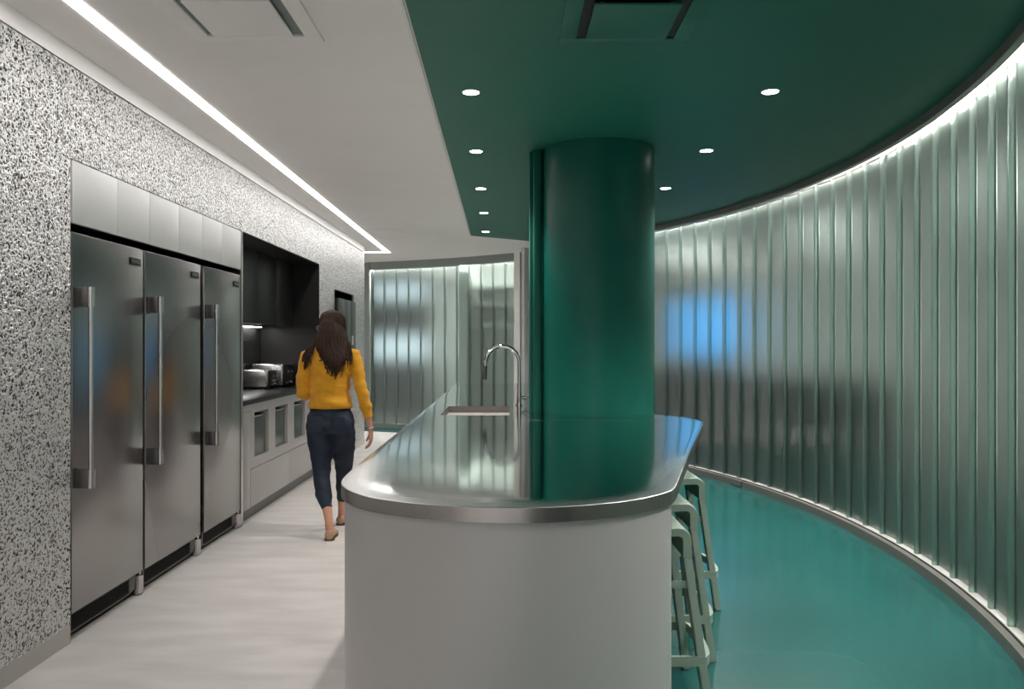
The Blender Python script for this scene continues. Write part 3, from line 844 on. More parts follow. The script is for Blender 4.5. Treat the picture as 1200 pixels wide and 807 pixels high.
# ------------------------------------------------------------------ curved channel-glass walls
def channel_mesh(w, z0, z1):
    bm = bmesh.new(); t = 0.007; d = 0.044
    h = w/2
    P = [(-h, 0), (-h+t, 0), (-h+t+0.004, d-t-0.004), (-h+t+0.010, d-t), (h-t-0.010, d-t), (h-t-0.004, d-t-0.004), (h-t, 0), (h, 0), (h, d-0.008), (h-0.008, d), (-h+0.008, d), (-h, d-0.008)]
    prism(bm, P, z0, z1)
    bmesh.ops.recalc_face_normals(bm, faces=bm.faces)
    me = bpy.data.meshes.new('glass_channel'); bm.to_mesh(me); bm.free(); me.materials.append(M['glass'])
    for p in me.polygons: p.use_smooth = True
    me.set_sharp_from_angle(angle=math.radians(30))
    return me
def arc_strip(bm, r0, r1, a0, a1, z0, z1, n=60, mi=0):
    A = arc(r0, a0, a1, n); B = arc(r1, a0, a1, n)
    q = [[bm.verts.new((p[0], p[1], z)) for p in P] for P in (A, B) for z in (z0, z1)]
    for i in range(n):
        for a, b in ((0, 1), (1, 3), (3, 2), (2, 0)):
            bm.faces.new((q[a][i], q[a][i+1], q[b][i+1], q[b][i])).material_index = mi
    for i in (0, n):
        bm.faces.new((q[0][i], q[1][i], q[3][i], q[2][i])).material_index = mi
    bmesh.ops.recalc_face_normals(bm, faces=bm.faces)
def glass_wall(name, R, a0, a1, pitch, ztop, fascia_z, label, track_mat, fascia_mat):
    root = structure(empty(name, label, 'glass wall'))
    Rg = R + 0.055
    N = round(math.radians(a1-a0)*Rg/pitch); pitch = math.radians(a1-a0)*Rg/N
    me = channel_mesh(pitch-0.004, 0.075, ztop)
    for i in range(N):
        a = math.radians(a0) + (i+0.5)*pitch/Rg
        o = bpy.data.objects.new('glass_channel', me); link(o, root)
        o.location = (CX+Rg*math.cos(a), CY+Rg*math.sin(a), 0)
        o.rotation_euler = (0, 0, a-PI/2)      # local +y points outwards
    n = 80
    bm = bmesh.new(); arc_strip(bm, R, R+0.045, a0, a1, fascia_z, H, n); finish(bm, 'fascia', fascia_mat, root, 40)
    bm = bmesh.new(); arc_strip(bm, R, R+0.040, a0, a1, 0.004, 0.066, n); arc_strip(bm, R+0.040, R+0.13, a0, a1, 0.004, 0.030, n); finish(bm, 'bottom_track', track_mat, root, 40)
    bm = bmesh.new(); arc_strip(bm, R+0.0395, R+0.0475, a0, a1, 0.060, 0.072, n); finish(bm, 'gasket', M['rubber'], root, 40)
    bm = bmesh.new(); arc_strip(bm, R+0.049, R+0.125, a0, a1, 0.0301, 0.0745, n); finish(bm, 'sill', M['white'], root, 40)
    bm = bmesh.new(); arc_strip(bm, R+0.058, R+0.078, a0, a1, ztop+0.030, ztop+0.036, n); finish(bm, 'cove_light', M['cove_led'], root)
    bm = bmesh.new(); arc_strip(bm, R+0.045, R+0.15, a0, a1, ztop+0.038, H-0.0005, n); finish(bm, 'head_channel', M['white'], root, 40)
    return root
glass_wall('wall_right', R1, -36, 40, 0.268, 2.766, 2.772, 'curved wall of upright fluted glass channels along the teal floor', M['bronze'], M['bronze'])
glass_wall('wall_back', R2, 50.6, 70.2, 0.245, 2.708, 2.715, 'upright fluted glass channels across the far end of the aisle', M['frame_grey'], M['frame_grey'])
bm = bmesh.new(); arc_strip(bm, R1-0.002, R1+0.03, 15.42, 15.52, 0.0041, 0.0665, 2); arc_strip(bm, R1-0.006, R1+0.001, 15.5, 16.9, 0.0041, 0.012, 6)
finish(bm, 'track_joint', M['rubber'], bpy.data.objects['wall_right'], 40)
# frames at the ends of the far glass
def radial_box(bm, r0, r1, a0, a1, z0, z1): arc_strip(bm, r0, r1, a0, a1, z0, z1, 4)
bm = bmesh.new(); radial_box(bm, R2-0.01, R2+0.16, 70.25, 71.4, 0.004, H-0.001); arc_strip(bm, R2+0.02, R2+0.16, 71.4, 82, 0.004, H-0.001, 10)
structure(finish(bm, 'trim_4', M['frame_grey'], None, 40), 'green grey frame post at the left of the far glass', 'frame')
bm = bmesh.new(); radial_box(bm, R2-0.02, R2+0.16, 49.75, 50.55, 0.004, H-0.001)
structure(finish(bm, 'trim_5', M['white'], None, 40), 'pale post at the right of the far glass', 'frame')
# door by the pillar
r = structure(empty('door_1', 'dark framed door half hidden behind the green pillar', 'door'))
bm = bmesh.new(); radial_box(bm, R2, R2+0.10, 49.45, 49.72, 0.004, 2.72); arc_strip(bm, R2, R2+0.10, 44.2, 49.72, 2.72, H-0.001, 8); radial_box(bm, R2, R2+0.10, 44.2, 44.6, 0.004, 2.72)
finish(bm, 'frame', M['black'], r, 40)
bm = bmesh.new(); arc_strip(bm, R2+0.04, R2+0.08, 44.62, 49.43, 0.01, 2.715, 8); finish(bm, 'leaf', M['frame_grey'], r, 40)
for z in (0.25, 1.39, 2.55):
    a = math.radians(49.2); c = Vector((CX+(R2+0.03)*math.cos(a), CY+(R2+0.03)*math.sin(a), 0))
    bm = bmesh.new(); cyl(bm, c+Vector((0, 0, z-0.055)), c+Vector((0, 0, z+0.055)), 0.022, n=16); finish(bm, 'hinge', M['satin_panel'], r, 40)
p0 = arc(R1+0.02, 40.2, 40.2, 1)[0]; p1 = arc(R2+0.02, 44.2, 44.2, 1)[0]; p2 = arc(R2+0.14, 44.2, 44.2, 1)[0]; p3 = arc(R1+0.14, 40.2, 40.2, 1)[0]
bm = bmesh.new(); prism(bm, [p0, p3, p2, p1], 0.004, H-0.0005); bmesh.ops.recalc_face_normals(bm, faces=bm.faces)
structure(finish(bm, 'wall_return', M['white']), 'short wall return between curved glass and door', 'wall')

# ------------------------------------------------------------------ rooms beyond the glass
bm = bmesh.new(); arc_strip(bm, R1+3.6, R1+3.7, -45, 47, 0.0, H-0.0005, 40)
structure(finish(bm, 'wall_beyond', M['beyond_wall'], None, 40), 'pale wall of the room beyond the curved glass', 'wall')
bm = bmesh.new(); arc_strip(bm, R1+0.16, R1+3.6, -45, 47, 0.001, 0.005, 40)
structure(finish(bm, 'floor_beyond', M['beyond_floor']), 'dark carpet of the room beyond the curved glass', 'floor')
bm = bmesh.new(); radial_box(bm, R1+0.16, R2+6.0, 46.9, 47.3, 0, H-0.0005); radial_box(bm, R1+0.16, R1+3.6, -45.3, -45, 0, H-0.0005)
structure(finish(bm, 'wall_divider', M['beyond_wall']), 'pale dividing walls beyond the glass', 'wall')
def on(r, a, z=0): return Vector((CX+r*math.cos(math.radians(a)), CY+r*math.sin(math.radians(a)), z))
# blue screen
def arc_box(name, mat, parent, rc, th, a, w, z0, z1, bev=0.006):
    bm = bmesh.new(); bbox(bm, -w/2, w/2, -th/2, th/2, z0, z1, bev)
    c = on(rc, a)
    return finish(bm, name, mat, parent, 40, c, (0, 0, math.radians(a)-PI/2))
r = empty('display_screen', 'glowing blue screen blurred behind the curved glass', 'screen')
arc_box('casing', M['black'], r, R1+1.31, 0.06, 30.4, 1.40, 1.22, 2.06); arc_box('panel', M['blue_screen'], r, R1+1.27, 0.012, 30.4, 1.28, 1.28, 2.02, 0.002)
arc_box('stand', M['black'], r, R1+1.31, 0.10, 30.4, 0.30, 0.006, 1.22)
r = empty('sofa', 'low dark bench blurred behind the curved glass', 'bench')
bm = bmesh.new(); arc_strip(bm, R1+0.55, R1+1.05, 8, 37, 0.12, 0.55, 24); finish(bm, 'seat', M['beyond_dark'], r, 40)
bm = bmesh.new(); arc_strip(bm, R1+1.0, R1+1.15, 8, 37, 0.3, 1.10, 24); finish(bm, 'backrest', M['beyond_dark'], r, 40)
for a in (10, 22, 35):
    bm = bmesh.new(); cyl(bm, on(R1+0.8, a, 0.005), on(R1+0.8, a, 0.13), 0.03); finish(bm, 'leg', M['black'], r, 40)
for i, a in enumerate((-28, -12, 4, 20, 35)):  # unseen panels, added to light the room and the glass from behind
    bm = bmesh.new(); bbox(bm, -0.6, 0.6, -0.3, 0.3, H-0.035, H-0.001, 0.004); 
    o = empty('added_fill_light', 'added fill light panel beyond the curved glass', 'light', 'added fill light panels beyond the glass', on(R1+1.9, a), math.radians(a)-PI/2)
    finish(bm, 'housing', M['white'], o, 40)
    bm = bmesh.new(); box(bm, -0.56, 0.56, -0.26, 0.26, H-0.040, H-0.036); finish(bm, 'diffuser', M['fill_light'], o)
# room behind the far glass: charcoal wall with a bright window, and pale shelving on the right
bm = bmesh.new(); arc_strip(bm, R2+2.4, R2+2.5, 47, 84, 0.0, H-0.0005, 16)
structure(finish(bm, 'wall_far', M['beyond_black'], None, 40), 'charcoal wall beyond the far glass', 'wall')
r = structure(empty('window_1', 'pale windows blurred behind the far glass', 'window'))
bm = bmesh.new(); arc_strip(bm, R2+2.36, R2+2.39, 70.3, 77.0, 1.15, 1.60, 8); finish(bm, 'pane', M['window_light'], r, 40)
bm = bmesh.new(); arc_strip(bm, R2+2.36, R2+2.39, 70.3, 77.0, 2.36, 2.66, 8); finish(bm, 'pane', M['window_light'], r, 40)
bm = bmesh.new(); arc_strip(bm, R2+2.33, R2+2.395, 70.1, 70.3, 1.05, 2.7, 2); arc_strip(bm, R2+2.33, R2+2.395, 77.0, 77.2, 1.05, 2.7, 2); finish(bm, 'frame', M['black'], r, 40)
bm = bmesh.new(); arc_strip(bm, R2+2.30, R2+2.398, 60, 69.9, 0.0, H-0.0005, 8)
structure(finish(bm, 'wall_panel', M['beyond_wall'], None, 40), 'pale wall panel beside the far windows', 'wall')
# pale partition and shelving seen at the right of the far glass
bm = bmesh.new(); arc_strip(bm, R2+0.75, R2+0.85, 48.0, 57.9, 0.0, H-0.0005, 10); radial_box(bm, R2+0.17, R2+2.4, 57.9, 58.9, 0, H-0.0005)
structure(finish(bm, 'wall_partition', M['beyond_wall'], None, 40), 'pale partition beyond the right of the far glass', 'wall')
slab = ['upper white shelf behind the far glass', 'middle white shelf behind the far glass', 'lower white shelf behind the far glass']
for k, z in enumerate((2.36, 2.06, 1.72)):
    bm = bmesh.new(); arc_strip(bm, R2+0.42, R2+0.748, 49.4, 57.85, z, z+0.05, 8)
    tag(finish(bm, 'shelf', M['white'], None, 40), slab[k], 'shelf', 'white shelves behind the far glass')
o = empty('added_fill_light', 'added fill light panel beyond the far glass', 'light', None, on(R2+1.5, 65), math.radians(65)-PI/2)  # another added panel, dimmer, to light the far room
bm = bmesh.new(); bbox(bm, -0.6, 0.6, -0.3, 0.3, H-0.035, H-0.001, 0.004); finish(bm, 'housing', M['white'], o, 40)
bm = bmesh.new(); box(bm, -0.56, 0.56, -0.26, 0.26, H-0.040, H-0.036); finish(bm, 'diffuser', M['fill_dim'], o)

# ------------------------------------------------------------------ the woman walking away
def voxel(bm, name, mat, parent, vox, smooth_it=4, wr=None):
    bmesh.ops.recalc_face_normals(bm, faces=bm.faces)
    o = finish(bm, name, mat, parent)
    md = o.modifiers.new('r', 'REMESH'); md.mode = 'VOXEL'; md.voxel_size = vox; md.use_smooth_shade = True
    if smooth_it:
        sm = o.modifiers.new('s', 'SMOOTH'); sm.factor = 0.5; sm.iterations = smooth_it
    bake(o)
    if wr:
        amp, sx, sz = wr
        me = o.data
        off = [mnoise.noise(Vector((v.co.x*sx+3.1, v.co.y*sx, v.co.z*sz + 0.6*math.sin(v.co.x*9)*sz*0.05))) for v in me.vertices]
        nn = [v.normal.copy() for v in me.vertices]
        for v, f, n_ in zip(me.vertices, off, nn):
            v.co += n_*(amp*(f if f > 0 else f*0.6))
    for p in o.data.polygons: p.use_smooth = True
    o.data.update()
    return o

def ell(bm, c, r, mat=None, sub=3):
    t = bmesh.new(); bmesh.ops.create_icosphere(t, subdivisions=sub, radius=1)
    m = Matrix.Translation(Vector(c)) @ Matrix.Diagonal((*r, 1))
    add(bm, t, 0, (mat @ m) if mat else m)

def hand(bm, w, d, p, t, curl, spread=0.0):
    """w wrist, d towards fingers, p palm side, t thumb side"""
    w, d, p, t = Vector(w), Vector(d).normalized(), Vector(p).normalized(), Vector(t).normalized()
    L = 0.082
    loft(bm, [(w-d*0.03, 0.024, 0.019), (w, 0.025, 0.019), (w+d*0.025, 0.031, 0.018), (w+d*0.055, 0.038, 0.016), (w+d*L, 0.040, 0.013), (w+d*(L+0.008), 0.036, 0.010)], side=t, n=20)
    for off, ln, k in ((0.030, 0.068, 0.9), (0.0105, 0.076, 1.0), (-0.010, 0.071, 1.08), (-0.029, 0.056, 1.15)):
        a = curl*k; pos = w + d*(L-0.012) + t*off; pts = [pos]; rad = [0.0092]
        for s, (f, da) in enumerate(((0.46, 0.55), (0.30, 1.0), (0.24, 0.7))):
            a2 = curl*k*(0.45, 1.25, 1.8)[s]
            dr = d*math.cos(a2) + p*math.sin(a2) + t*off*spread
            pos = pos + dr.normalized()*(ln*f + (0.012 if s == 0 else 0)); pts.append(pos); rad.append((0.0086, 0.0078, 0.0062)[s])
        tube(bm, pts, rad, 10); ell(bm, pts[-1], (0.0062,)*3, None, 2)
    pos = w + d*0.020 + t*0.022 + p*0.006; pts = [pos]; rad = [0.0125]
    for s, ln in enumerate((0.040, 0.030, 0.024)):
        dr = (d*(0.72+0.12*s) + t*(0.55-0.22*s) + p*(0.35+0.1*s)).normalized()
        pos = pos + dr*ln; pts.append(pos); rad.append((0.0108, 0.0095, 0.0072)[s])
    tube(bm, pts, rad, 10); ell(bm, pts[-1], (0.0072,)*3, None, 2)

woman = empty('person', 'person in a mustard sweater and dark jeans walking away past the fridges', 'person', None, (-1.35, 6.0, 0.0))
HM = Matrix.Translation((-0.004, 0.018, 1.556)) @ Matrix.Rotation(math.radians(48), 4, 'Z') @ Matrix.Rotation(math.radians(-6), 4, 'X')
bm = bmesh.new()
# trunk, neck
loft(bm, [((0, 0, 0.80), 0.115, 0.075), ((0, 0, 0.85), 0.135, 0.090), ((0, 0, 0.92), 0.130, 0.090), ((0, 0, 1.05), 0.118, 0.085), ((0, 0.005, 1.18), 0.132, 0.092), ((0, 0.003, 1.29), 0.150, 0.092),
          ((0, 0, 1.355), 0.145, 0.068), ((0, 0, 1.395), 0.09, 0.055), ((0, 0.006, 1.43), 0.055, 0.054), ((0, 0.012, 1.475), 0.050, 0.053), ((0, 0.018, 1.52), 0.050, 0.055)])
# head
t = bmesh.new()
loft(t, [((0, 0.052, -0.113), 0.022, 0.024), ((0, 0.045, -0.102), 0.037, 0.043), ((0, 0.028, -0.078), 0.052, 0.064), ((0, 0.012, -0.042), 0.064, 0.083), ((0, 0.0, 0.0), 0.071, 0.092), ((0, -0.004, 0.04), 0.074, 0.095),
         ((0, -0.008, 0.08), 0.064, 0.082), ((0, -0.010, 0.103), 0.042, 0.054), ((0, -0.010, 0.114), 0.016, 0.02)], n=28)
loft(t, [((0, 0.084, 0.022), 0.008, 0.007), ((0, 0.094, 0.0), 0.009, 0.009), ((0, 0.104, -0.022), 0.013, 0.011), ((0, 0.092, -0.036), 0.012, 0.008)], n=12)
for sx in (-1, 1):
    ell(t, (sx*0.072, -0.004, -0.012), (0.011, 0.020, 0.031)); ell(t, (sx*0.034, 0.079, 0.022), (0.022, 0.010, 0.007)); ell(t, (sx*0.045, 0.055, -0.03), (0.018, 0.022, 0.018))
ell(t, (0, 0.083, -0.066), (0.024, 0.010, 0.014))
add(bm, t, 0, HM)
# arms
loft(bm, [((0.120, 0, 1.355), 0.045, 0.045), ((0.165, -0.002, 1.340), 0.046, 0.048), ((0.205, -0.010, 1.24), 0.038, 0.040), ((0.232, -0.018, 1.09), 0.033, 0.035), ((0.255, -0.010, 1.01), 0.034, 0.036), ((0.283, 0.010, 0.88), 0.026, 0.028), ((0.296, 0.022, 0.785), 0.021, 0.024), ((0.298, 0.024, 0.77), 0.020, 0.024)])
hand(bm, (0.298, 0.024, 0.775), (0.0, 0.06, -1), (-1, 0.05, 0), (0, 1, 0.05), 0.55)
loft(bm, [((-0.120, 0, 1.355), 0.045, 0.045), ((-0.165, -0.002, 1.340), 0.046, 0.048), ((-0.200, -0.012, 1.22), 0.038, 0.040), ((-0.210, -0.022, 1.075), 0.034, 0.036), ((-0.207, -0.005, 1.048), 0.036, 0.036), ((-0.195, 0.06, 1.055), 0.036, 0.036), ((-0.165, 0.20, 1.085), 0.024, 0.026), ((-0.155, 0.235, 1.092), 0.022, 0.024)])
hand(bm, (-0.154, 0.24, 1.093), (0.25, 1, 0.1), (0.75, -0.15, -0.5), (0.2, -0.1, 1), 0.75)
# legs and feet
LL = [((-0.078, 0, 0.86), 0.070, 0.080), ((-0.080, 0, 0.74), 0.070, 0.076), ((-0.070, -0.005, 0.62), 0.075, 0.080), ((-0.060, -0.035, 0.47), 0.054, 0.058), ((-0.054, -0.060, 0.41), 0.052, 0.055), ((-0.028, -0.11, 0.32), 0.050, 0.055), ((0.005, -0.155, 0.235), 0.038, 0.043), ((0.030, -0.195, 0.13), 0.029, 0.034), ((0.036, -0.200, 0.08), 0.031, 0.038), ((0.038, -0.196, 0.045), 0.030, 0.042)]
LR = [((0.078, 0, 0.86), 0.070, 0.080), ((0.084, 0.015, 0.74), 0.070, 0.076), ((0.085, 0.04, 0.62), 0.075, 0.080), ((0.080, 0.10, 0.46), 0.054, 0.058), ((0.075, 0.12, 0.41), 0.052, 0.055), ((0.060, 0.165, 0.32), 0.050, 0.055), ((0.040, 0.22, 0.235), 0.038, 0.043), ((0.022, 0.285, 0.13), 0.029, 0.034), ((0.020, 0.300, 0.08), 0.031, 0.038), ((0.020, 0.305, 0.045), 0.030, 0.042)]
for L_ in (LL, LR): loft(bm, L_)
def foot(bm, x, y, yaw, grow, zb):
    R_ = Matrix.Translation((x, y, 0)) @ Matrix.Rotation(yaw, 4, 'Z')
    t = bmesh.new()
    loft(t, [((0, -0.058, 0.040), 0.020+grow, 0.028+grow), ((0, -0.045, 0.040), 0.030+grow, 0.034+grow), ((0, 0.0, 0.044), 0.032+grow, 0.036+grow), ((0.002, 0.06, 0.038), 0.036+grow, 0.030+grow), ((0.004, 0.11, 0.028), 0.042+grow, 0.021+grow), ((0.002, 0.15, 0.022), 0.036+grow, 0.015+grow), ((0, 0.172, 0.019), 0.020+grow, 0.011+grow)], side=(1, 0, 0), n=20)
    for v in t.verts: v.co.z = max(v.co.z, zb)
    add(bm, t, 0, R_)
foot(bm, 0.038, -0.195, 0.10, -0.004, 0.016); foot(bm, 0.020, 0.300, -0.08, -0.004, 0.016)
body = voxel(bm, 'body', M['skin'], woman, 0.0046, 3)
# eyes and lips
for sx in (-1, 1):
    bm = bmesh.new(); ell(bm, (sx*0.032, 0.0795, 0.004), (0.0125, 0.010, 0.009), HM); e = finish(bm, 'eye', M['eye'], woman, 60)
    bm = bmesh.new(); ell(bm, (sx*0.032, 0.0865, 0.004), (0.0055, 0.004, 0.0055), HM); finish(bm, 'iris', M['iris'], e, 60)
bm = bmesh.new(); ell(bm, (0, 0.0905, -0.062), (0.020, 0.005, 0.0045), HM); ell(bm, (0, 0.0905, -0.070), (0.018, 0.0055, 0.0055), HM); finish(bm, 'lips', M['lips'], woman, 60)
# sweater
bm = bmesh.new()
loft(bm, [((-0.003, 0, 0.940), 0.166, 0.128), ((-0.003, 0, 0.965), 0.168, 0.128), ((-0.003, 0, 1.01), 0.156, 0.118), ((-0.004, 0, 1.075), 0.143, 0.108), ((-0.002, 0.004, 1.18), 0.152, 0.113), ((0, 0.004, 1.28), 0.170, 0.110),
          ((0, 0, 1.345), 0.172, 0.088), ((0, 0, 1.385), 0.125, 0.070), ((0, 0.004, 1.415), 0.078, 0.064), ((0, 0.008, 1.432), 0.064, 0.062)], n=36)
loft(bm, [((0.115, 0, 1.350), 0.055, 0.055), ((0.168, -0.002, 1.338), 0.058, 0.060), ((0.204, -0.010, 1.24), 0.052, 0.054), ((0.230, -0.018, 1.09), 0.047, 0.050), ((0.250, -0.012, 1.02), 0.046, 0.048), ((0.270, 0.0, 0.93), 0.040, 0.043), ((0.281, 0.008, 0.885), 0.035, 0.038), ((0.283, 0.010, 0.872), 0.035, 0.038)])
loft(bm, [((-0.115, 0, 1.350), 0.055, 0.055), ((-0.168, -0.002, 1.338), 0.058, 0.060), ((-0.198, -0.012, 1.22), 0.053, 0.055), ((-0.208, -0.022, 1.11), 0.050, 0.055), ((-0.206, -0.018, 1.055), 0.050, 0.050), ((-0.200, 0.02, 1.045), 0.049, 0.050), ((-0.190, 0.08, 1.058), 0.045, 0.046), ((-0.168, 0.18, 1.080), 0.034, 0.036), ((-0.165, 0.195, 1.083), 0.034, 0.036)])
voxel(bm, 'sweater', M['sweater'], woman, 0.007, 5, (0.014, 6.0, 19.0))
# jeans
bm = bmesh.new()
loft(bm, [((-0.003, 0, 0.765), 0.178, 0.118), ((-0.003, -0.004, 0.82), 0.184, 0.130), ((-0.003, 0, 0.88), 0.172, 0.122), ((-0.002, 0, 0.93), 0.152, 0.112), ((-0.002, 0, 0.965), 0.145, 0.108)], n=36)
ell(bm, (-0.085, -0.060, 0.81), (0.090, 0.080, 0.085)); ell(bm, (0.080, -0.055, 0.82), (0.088, 0.078, 0.085))
def grow(L_, g, n0, n1): return [(c, a+g, b+g) for c, a, b in L_[n0:n1]]
loft(bm, [((-0.088, 0, 0.84), 0.094, 0.108), ((-0.088, 0, 0.76), 0.098, 0.106), ((-0.076, -0.003, 0.64), 0.090, 0.094), ((-0.066, -0.02, 0.53), 0.074, 0.078)] + grow(LL, 0.010, 3, 6) + [((0.000, -0.150, 0.245), 0.045, 0.049), ((0.009, -0.163, 0.215), 0.041, 0.045)])
loft(bm, [((0.083, 0, 0.84), 0.094, 0.108), ((0.085, 0.012, 0.76), 0.096, 0.106), ((0.086, 0.032, 0.65), 0.088, 0.094), ((0.084, 0.07, 0.54), 0.074, 0.078)] + grow(LR, 0.010, 3, 6) + [((0.043, 0.212, 0.245), 0.045, 0.049), ((0.037, 0.232, 0.215), 0.041, 0.045)])
jn = voxel(bm, 'jeans', M['jeans'], woman, 0.007, 4, (0.012, 8.0, 18.0))
for sx in (-1, 1):
    bm = bmesh.new(); bbox(bm, -0.055, 0.055, -0.004, 0.004, -0.06, 0.055, 0.003)
    # keep the pocket on the seat of the jeans
    o = finish(bm, 'back_pocket', M['jeans'], jn, 40, (sx*0.085-0.003, -0.137, 0.835), (math.radians(-4), 0, math.radians(-sx*8)))
# shoes
for (x, y, yaw) in ((0.038, -0.195, 0.10), (0.020, 0.300, -0.08)):
    bm = bmesh.new(); foot(bm, x, y, yaw, 0.003, 0.008)
    bmesh.ops.bisect_plane(bm, geom=bm.verts[:]+bm.edges[:]+bm.faces[:], plane_co=(0, 0, 0.072), plane_no=(0, 0, 1), clear_outer=True)
    sh = finish(bm, 'shoe', M['shoe'], woman, 60)
    bm = bmesh.new(); R_ = Matrix.Translation((x, y, 0)) @ Matrix.Rotation(yaw, 4, 'Z')
    t = bmesh.new(); pr = [(-0.022, -0.058), (0.022, -0.058), (0.036, -0.03), (0.034, 0.03), (0.046, 0.10), (0.040, 0.15), (0.018, 0.176), (-0.018, 0.176), (-0.036, 0.15), (-0.040, 0.10), (-0.034, 0.03), (-0.036, -0.03)]
    prism(t, [(p.x, p.y) for p in catmull([Vector((*q, 0)) for q in pr], 4, True)], 0.0, 0.012); add(bm, t, 0, R_)
    finish(bm, 'sole', M['sole'], sh, 40)
# hair
bm = bmesh.new()
t = bmesh.new()
loft(t, [((0, -0.030, -0.10), 0.070, 0.075), ((0, -0.028, -0.05), 0.083, 0.090), ((0, -0.024, 0.0), 0.087, 0.096), ((0, -0.020, 0.04), 0.087, 0.102), ((0, -0.012, 0.08), 0.076, 0.098), ((0, -0.008, 0.105), 0.055, 0.072), ((0, -0.010, 0.122), 0.026, 0.036), ((0, -0.010, 0.126), 0.010, 0.012)], n=28)
add(bm, t, 0, HM)
loft(bm, [((0.004, -0.020, 1.635), 0.045, 0.045), ((0.006, -0.030, 1.58), 0.082, 0.072), ((0.014, -0.042, 1.52), 0.104, 0.078), ((0.022, -0.058, 1.46), 0.122, 0.072), ((0.028, -0.080, 1.41), 0.122, 0.054), ((0.050, -0.108, 1.35), 0.100, 0.034), ((0.074, -0.124, 1.30), 0.070, 0.024), ((0.074, -0.130, 1.255), 0.036, 0.016)], n=24)
hair = voxel(bm, 'hair', M['hair'], woman, 0.0045, 6)
bm = bmesh.new()
rr = random.Random(11)
def strand(p0, p1, p2, p3, r, ph, amp):
    pts = []; rad = []
    P = [Vector(q) for q in (p0, p1, p2, p3)]
    c = catmull(P, 7)
    m = len(c)-1
    for i, q in enumerate(c):
        s = i/m
        pts.append(q + Vector((math.sin(ph+s*9)*amp*s, math.cos(ph*1.7+s*8)*amp*0.5*s, 0))); rad.append(r*(1-0.75*s**2.2))
    tube(bm, pts, rad, 7)
for k in range(120):
    u = rr.uniform(-1, 1); x0 = 0.010+u*0.078; ph = rr.uniform(0, 6.3); e = rr.uniform(-1, 1)
    y0 = -0.085+0.05*u*u
    z3 = 1.175+0.13*abs(e-0.1)**1.1 + rr.uniform(-0.02, 0.07)
    strand((x0, y0, 1.56-rr.uniform(0, 0.04)), (0.020+u*0.118, -0.105+0.05*u*u, 1.44), (0.056+u*0.090+e*0.016, -0.130+0.03*u*u, 1.33), (0.052+e*0.080+u*0.02, -0.140+0.02*e*e, z3), rr.uniform(0.005, 0.011), ph, rr.uniform(0.010, 0.026))
for k in range(60):
    a = rr.uniform(-PI, PI); cr = HM @ Vector((0.004*math.cos(a), -0.012+0.004*math.sin(a), 0.127))
    q = Vector((0.088*math.cos(a), -0.020+0.103*math.sin(a), 0.045)); q2 = Vector((0.091*math.cos(a), -0.026+0.094*math.sin(a), -0.05)); m_ = Vector((0.060*math.cos(a), -0.012+0.078*math.sin(a), 0.100))
    if math.sin(a) > 0.55: continue
    tube(bm, catmull([cr, HM @ m_, HM @ q, HM @ q2], 6), [0.003]+[0.0052]*17+[0.003], 6)
for k in range(34):
    e = rr.random(); ph = rr.uniform(0, 6.3)
    strand((-0.075, -0.03-0.03*rr.random(), 1.53), (-0.100-0.02*e, -0.065, 1.43), (-0.125-0.06*e, -0.085+0.02*e, 1.345), (-0.135-0.078*e, -0.098+0.055*e, 1.275-0.035*e+rr.uniform(-0.03, 0.03)), rr.uniform(0.004, 0.008), ph, 0.010)
for k in range(24):
    e = rr.random(); ph = rr.uniform(0, 6.3)
    strand((0.09, -0.03-0.03*rr.random(), 1.53), (0.128+0.02*e, -0.055, 1.44), (0.150+0.015*e, -0.07, 1.37), (0.150+0.03*e, -0.085, 1.30+rr.uniform(-0.04, 0.03)), rr.uniform(0.004, 0.008), ph, 0.010)
bm.from_mesh(hair.data)
me_old = hair.data
me = bpy.data.meshes.new('hair'); bm.to_mesh(me); bm.free(); me.materials.append(M['hair'])
for p in me.polygons: p.use_smooth = True
hair.data = me
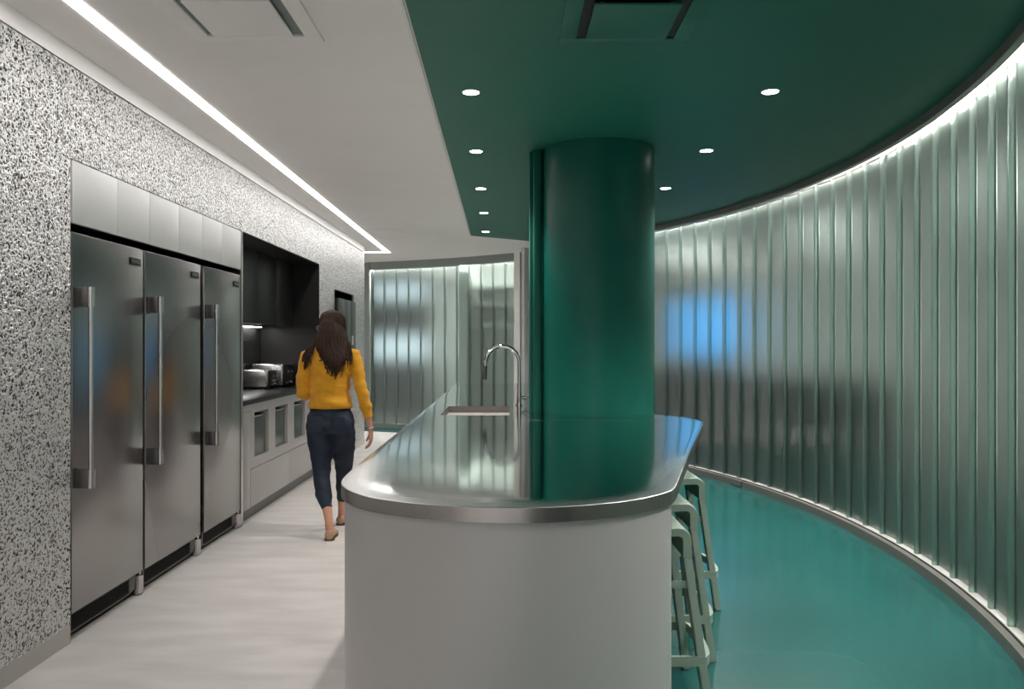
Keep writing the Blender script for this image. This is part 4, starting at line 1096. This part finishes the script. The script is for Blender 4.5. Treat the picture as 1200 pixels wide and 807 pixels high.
# glasses and bracelet
bm = bmesh.new()
for sx in (-1, 1):
    ring = [HM @ Vector((sx*0.034+0.025*math.cos(2*PI*k/20), 0.107-0.006*abs(math.cos(2*PI*k/20))*(1 if math.cos(2*PI*k/20)*sx > 0 else 0), 0.002+0.021*math.sin(2*PI*k/20))) for k in range(20)]
    tube(bm, ring, 0.0022, 8, closed=True)
    tube(bm, [HM @ Vector(q) for q in ((sx*0.059, 0.101, 0.008), (sx*0.076, 0.06, 0.006), (sx*0.081, 0.0, 0.002))], 0.0020, 8)
tube(bm, [HM @ Vector(q) for q in ((-0.010, 0.107, 0.006), (0, 0.110, 0.009), (0.010, 0.107, 0.006))], 0.002, 8)
gls = finish(bm, 'glasses', M['dark_steel'], woman, 60)
for sx in (-1, 1):
    bm = bmesh.new(); ell(bm, (sx*0.034, 0.1055, 0.002), (0.0235, 0.0012, 0.0195), HM); finish(bm, 'lens', M['lens'], gls, 60)
bm = bmesh.new()
c = Vector((0.296, 0.022, 0.792))
tube(bm, [c+Vector((0.0275*math.cos(2*PI*k/24), 0.0295*math.sin(2*PI*k/24), 0.004*math.cos(2*PI*k/24))) for k in range(24)], 0.0035, 8, closed=True)
finish(bm, 'bracelet', M['silver'], woman, 60)


# ------------------------------------------------------------------ light, world, camera
w = bpy.data.worlds.new('World'); S.world = w; w.use_nodes = True
bg = w.node_tree.nodes['Background']; bg.inputs[0].default_value = (1.0, 0.97, 0.95, 1); bg.inputs[1].default_value = 0.85

cam = bpy.data.cameras.new('Camera'); co = bpy.data.objects.new('Camera', cam); link(co)
co.location = (0, 0, 1.42); co.rotation_euler = (PI/2, 0, 0)
cam.sensor_width = 36; cam.lens = 930/1200*36
cam.shift_x = 3/1200; cam.shift_y = 0.5/1200
cam.clip_start = 0.05; cam.clip_end = 100
S.camera = co
S.view_settings.view_transform = 'Standard'; S.view_settings.look = 'None'; S.view_settings.gamma = 1.0; S.view_settings.use_curve_mapping = False
S.view_settings.exposure = 0.0
S.cycles.max_bounces = 10; S.cycles.diffuse_bounces = 4; S.cycles.glossy_bounces = 5; S.cycles.transmission_bounces = 8; S.cycles.transparent_max_bounces = 12
S.cycles.sample_clamp_indirect = 6.0; S.cycles.blur_glossy = 0.6
S.cycles.use_denoising = True
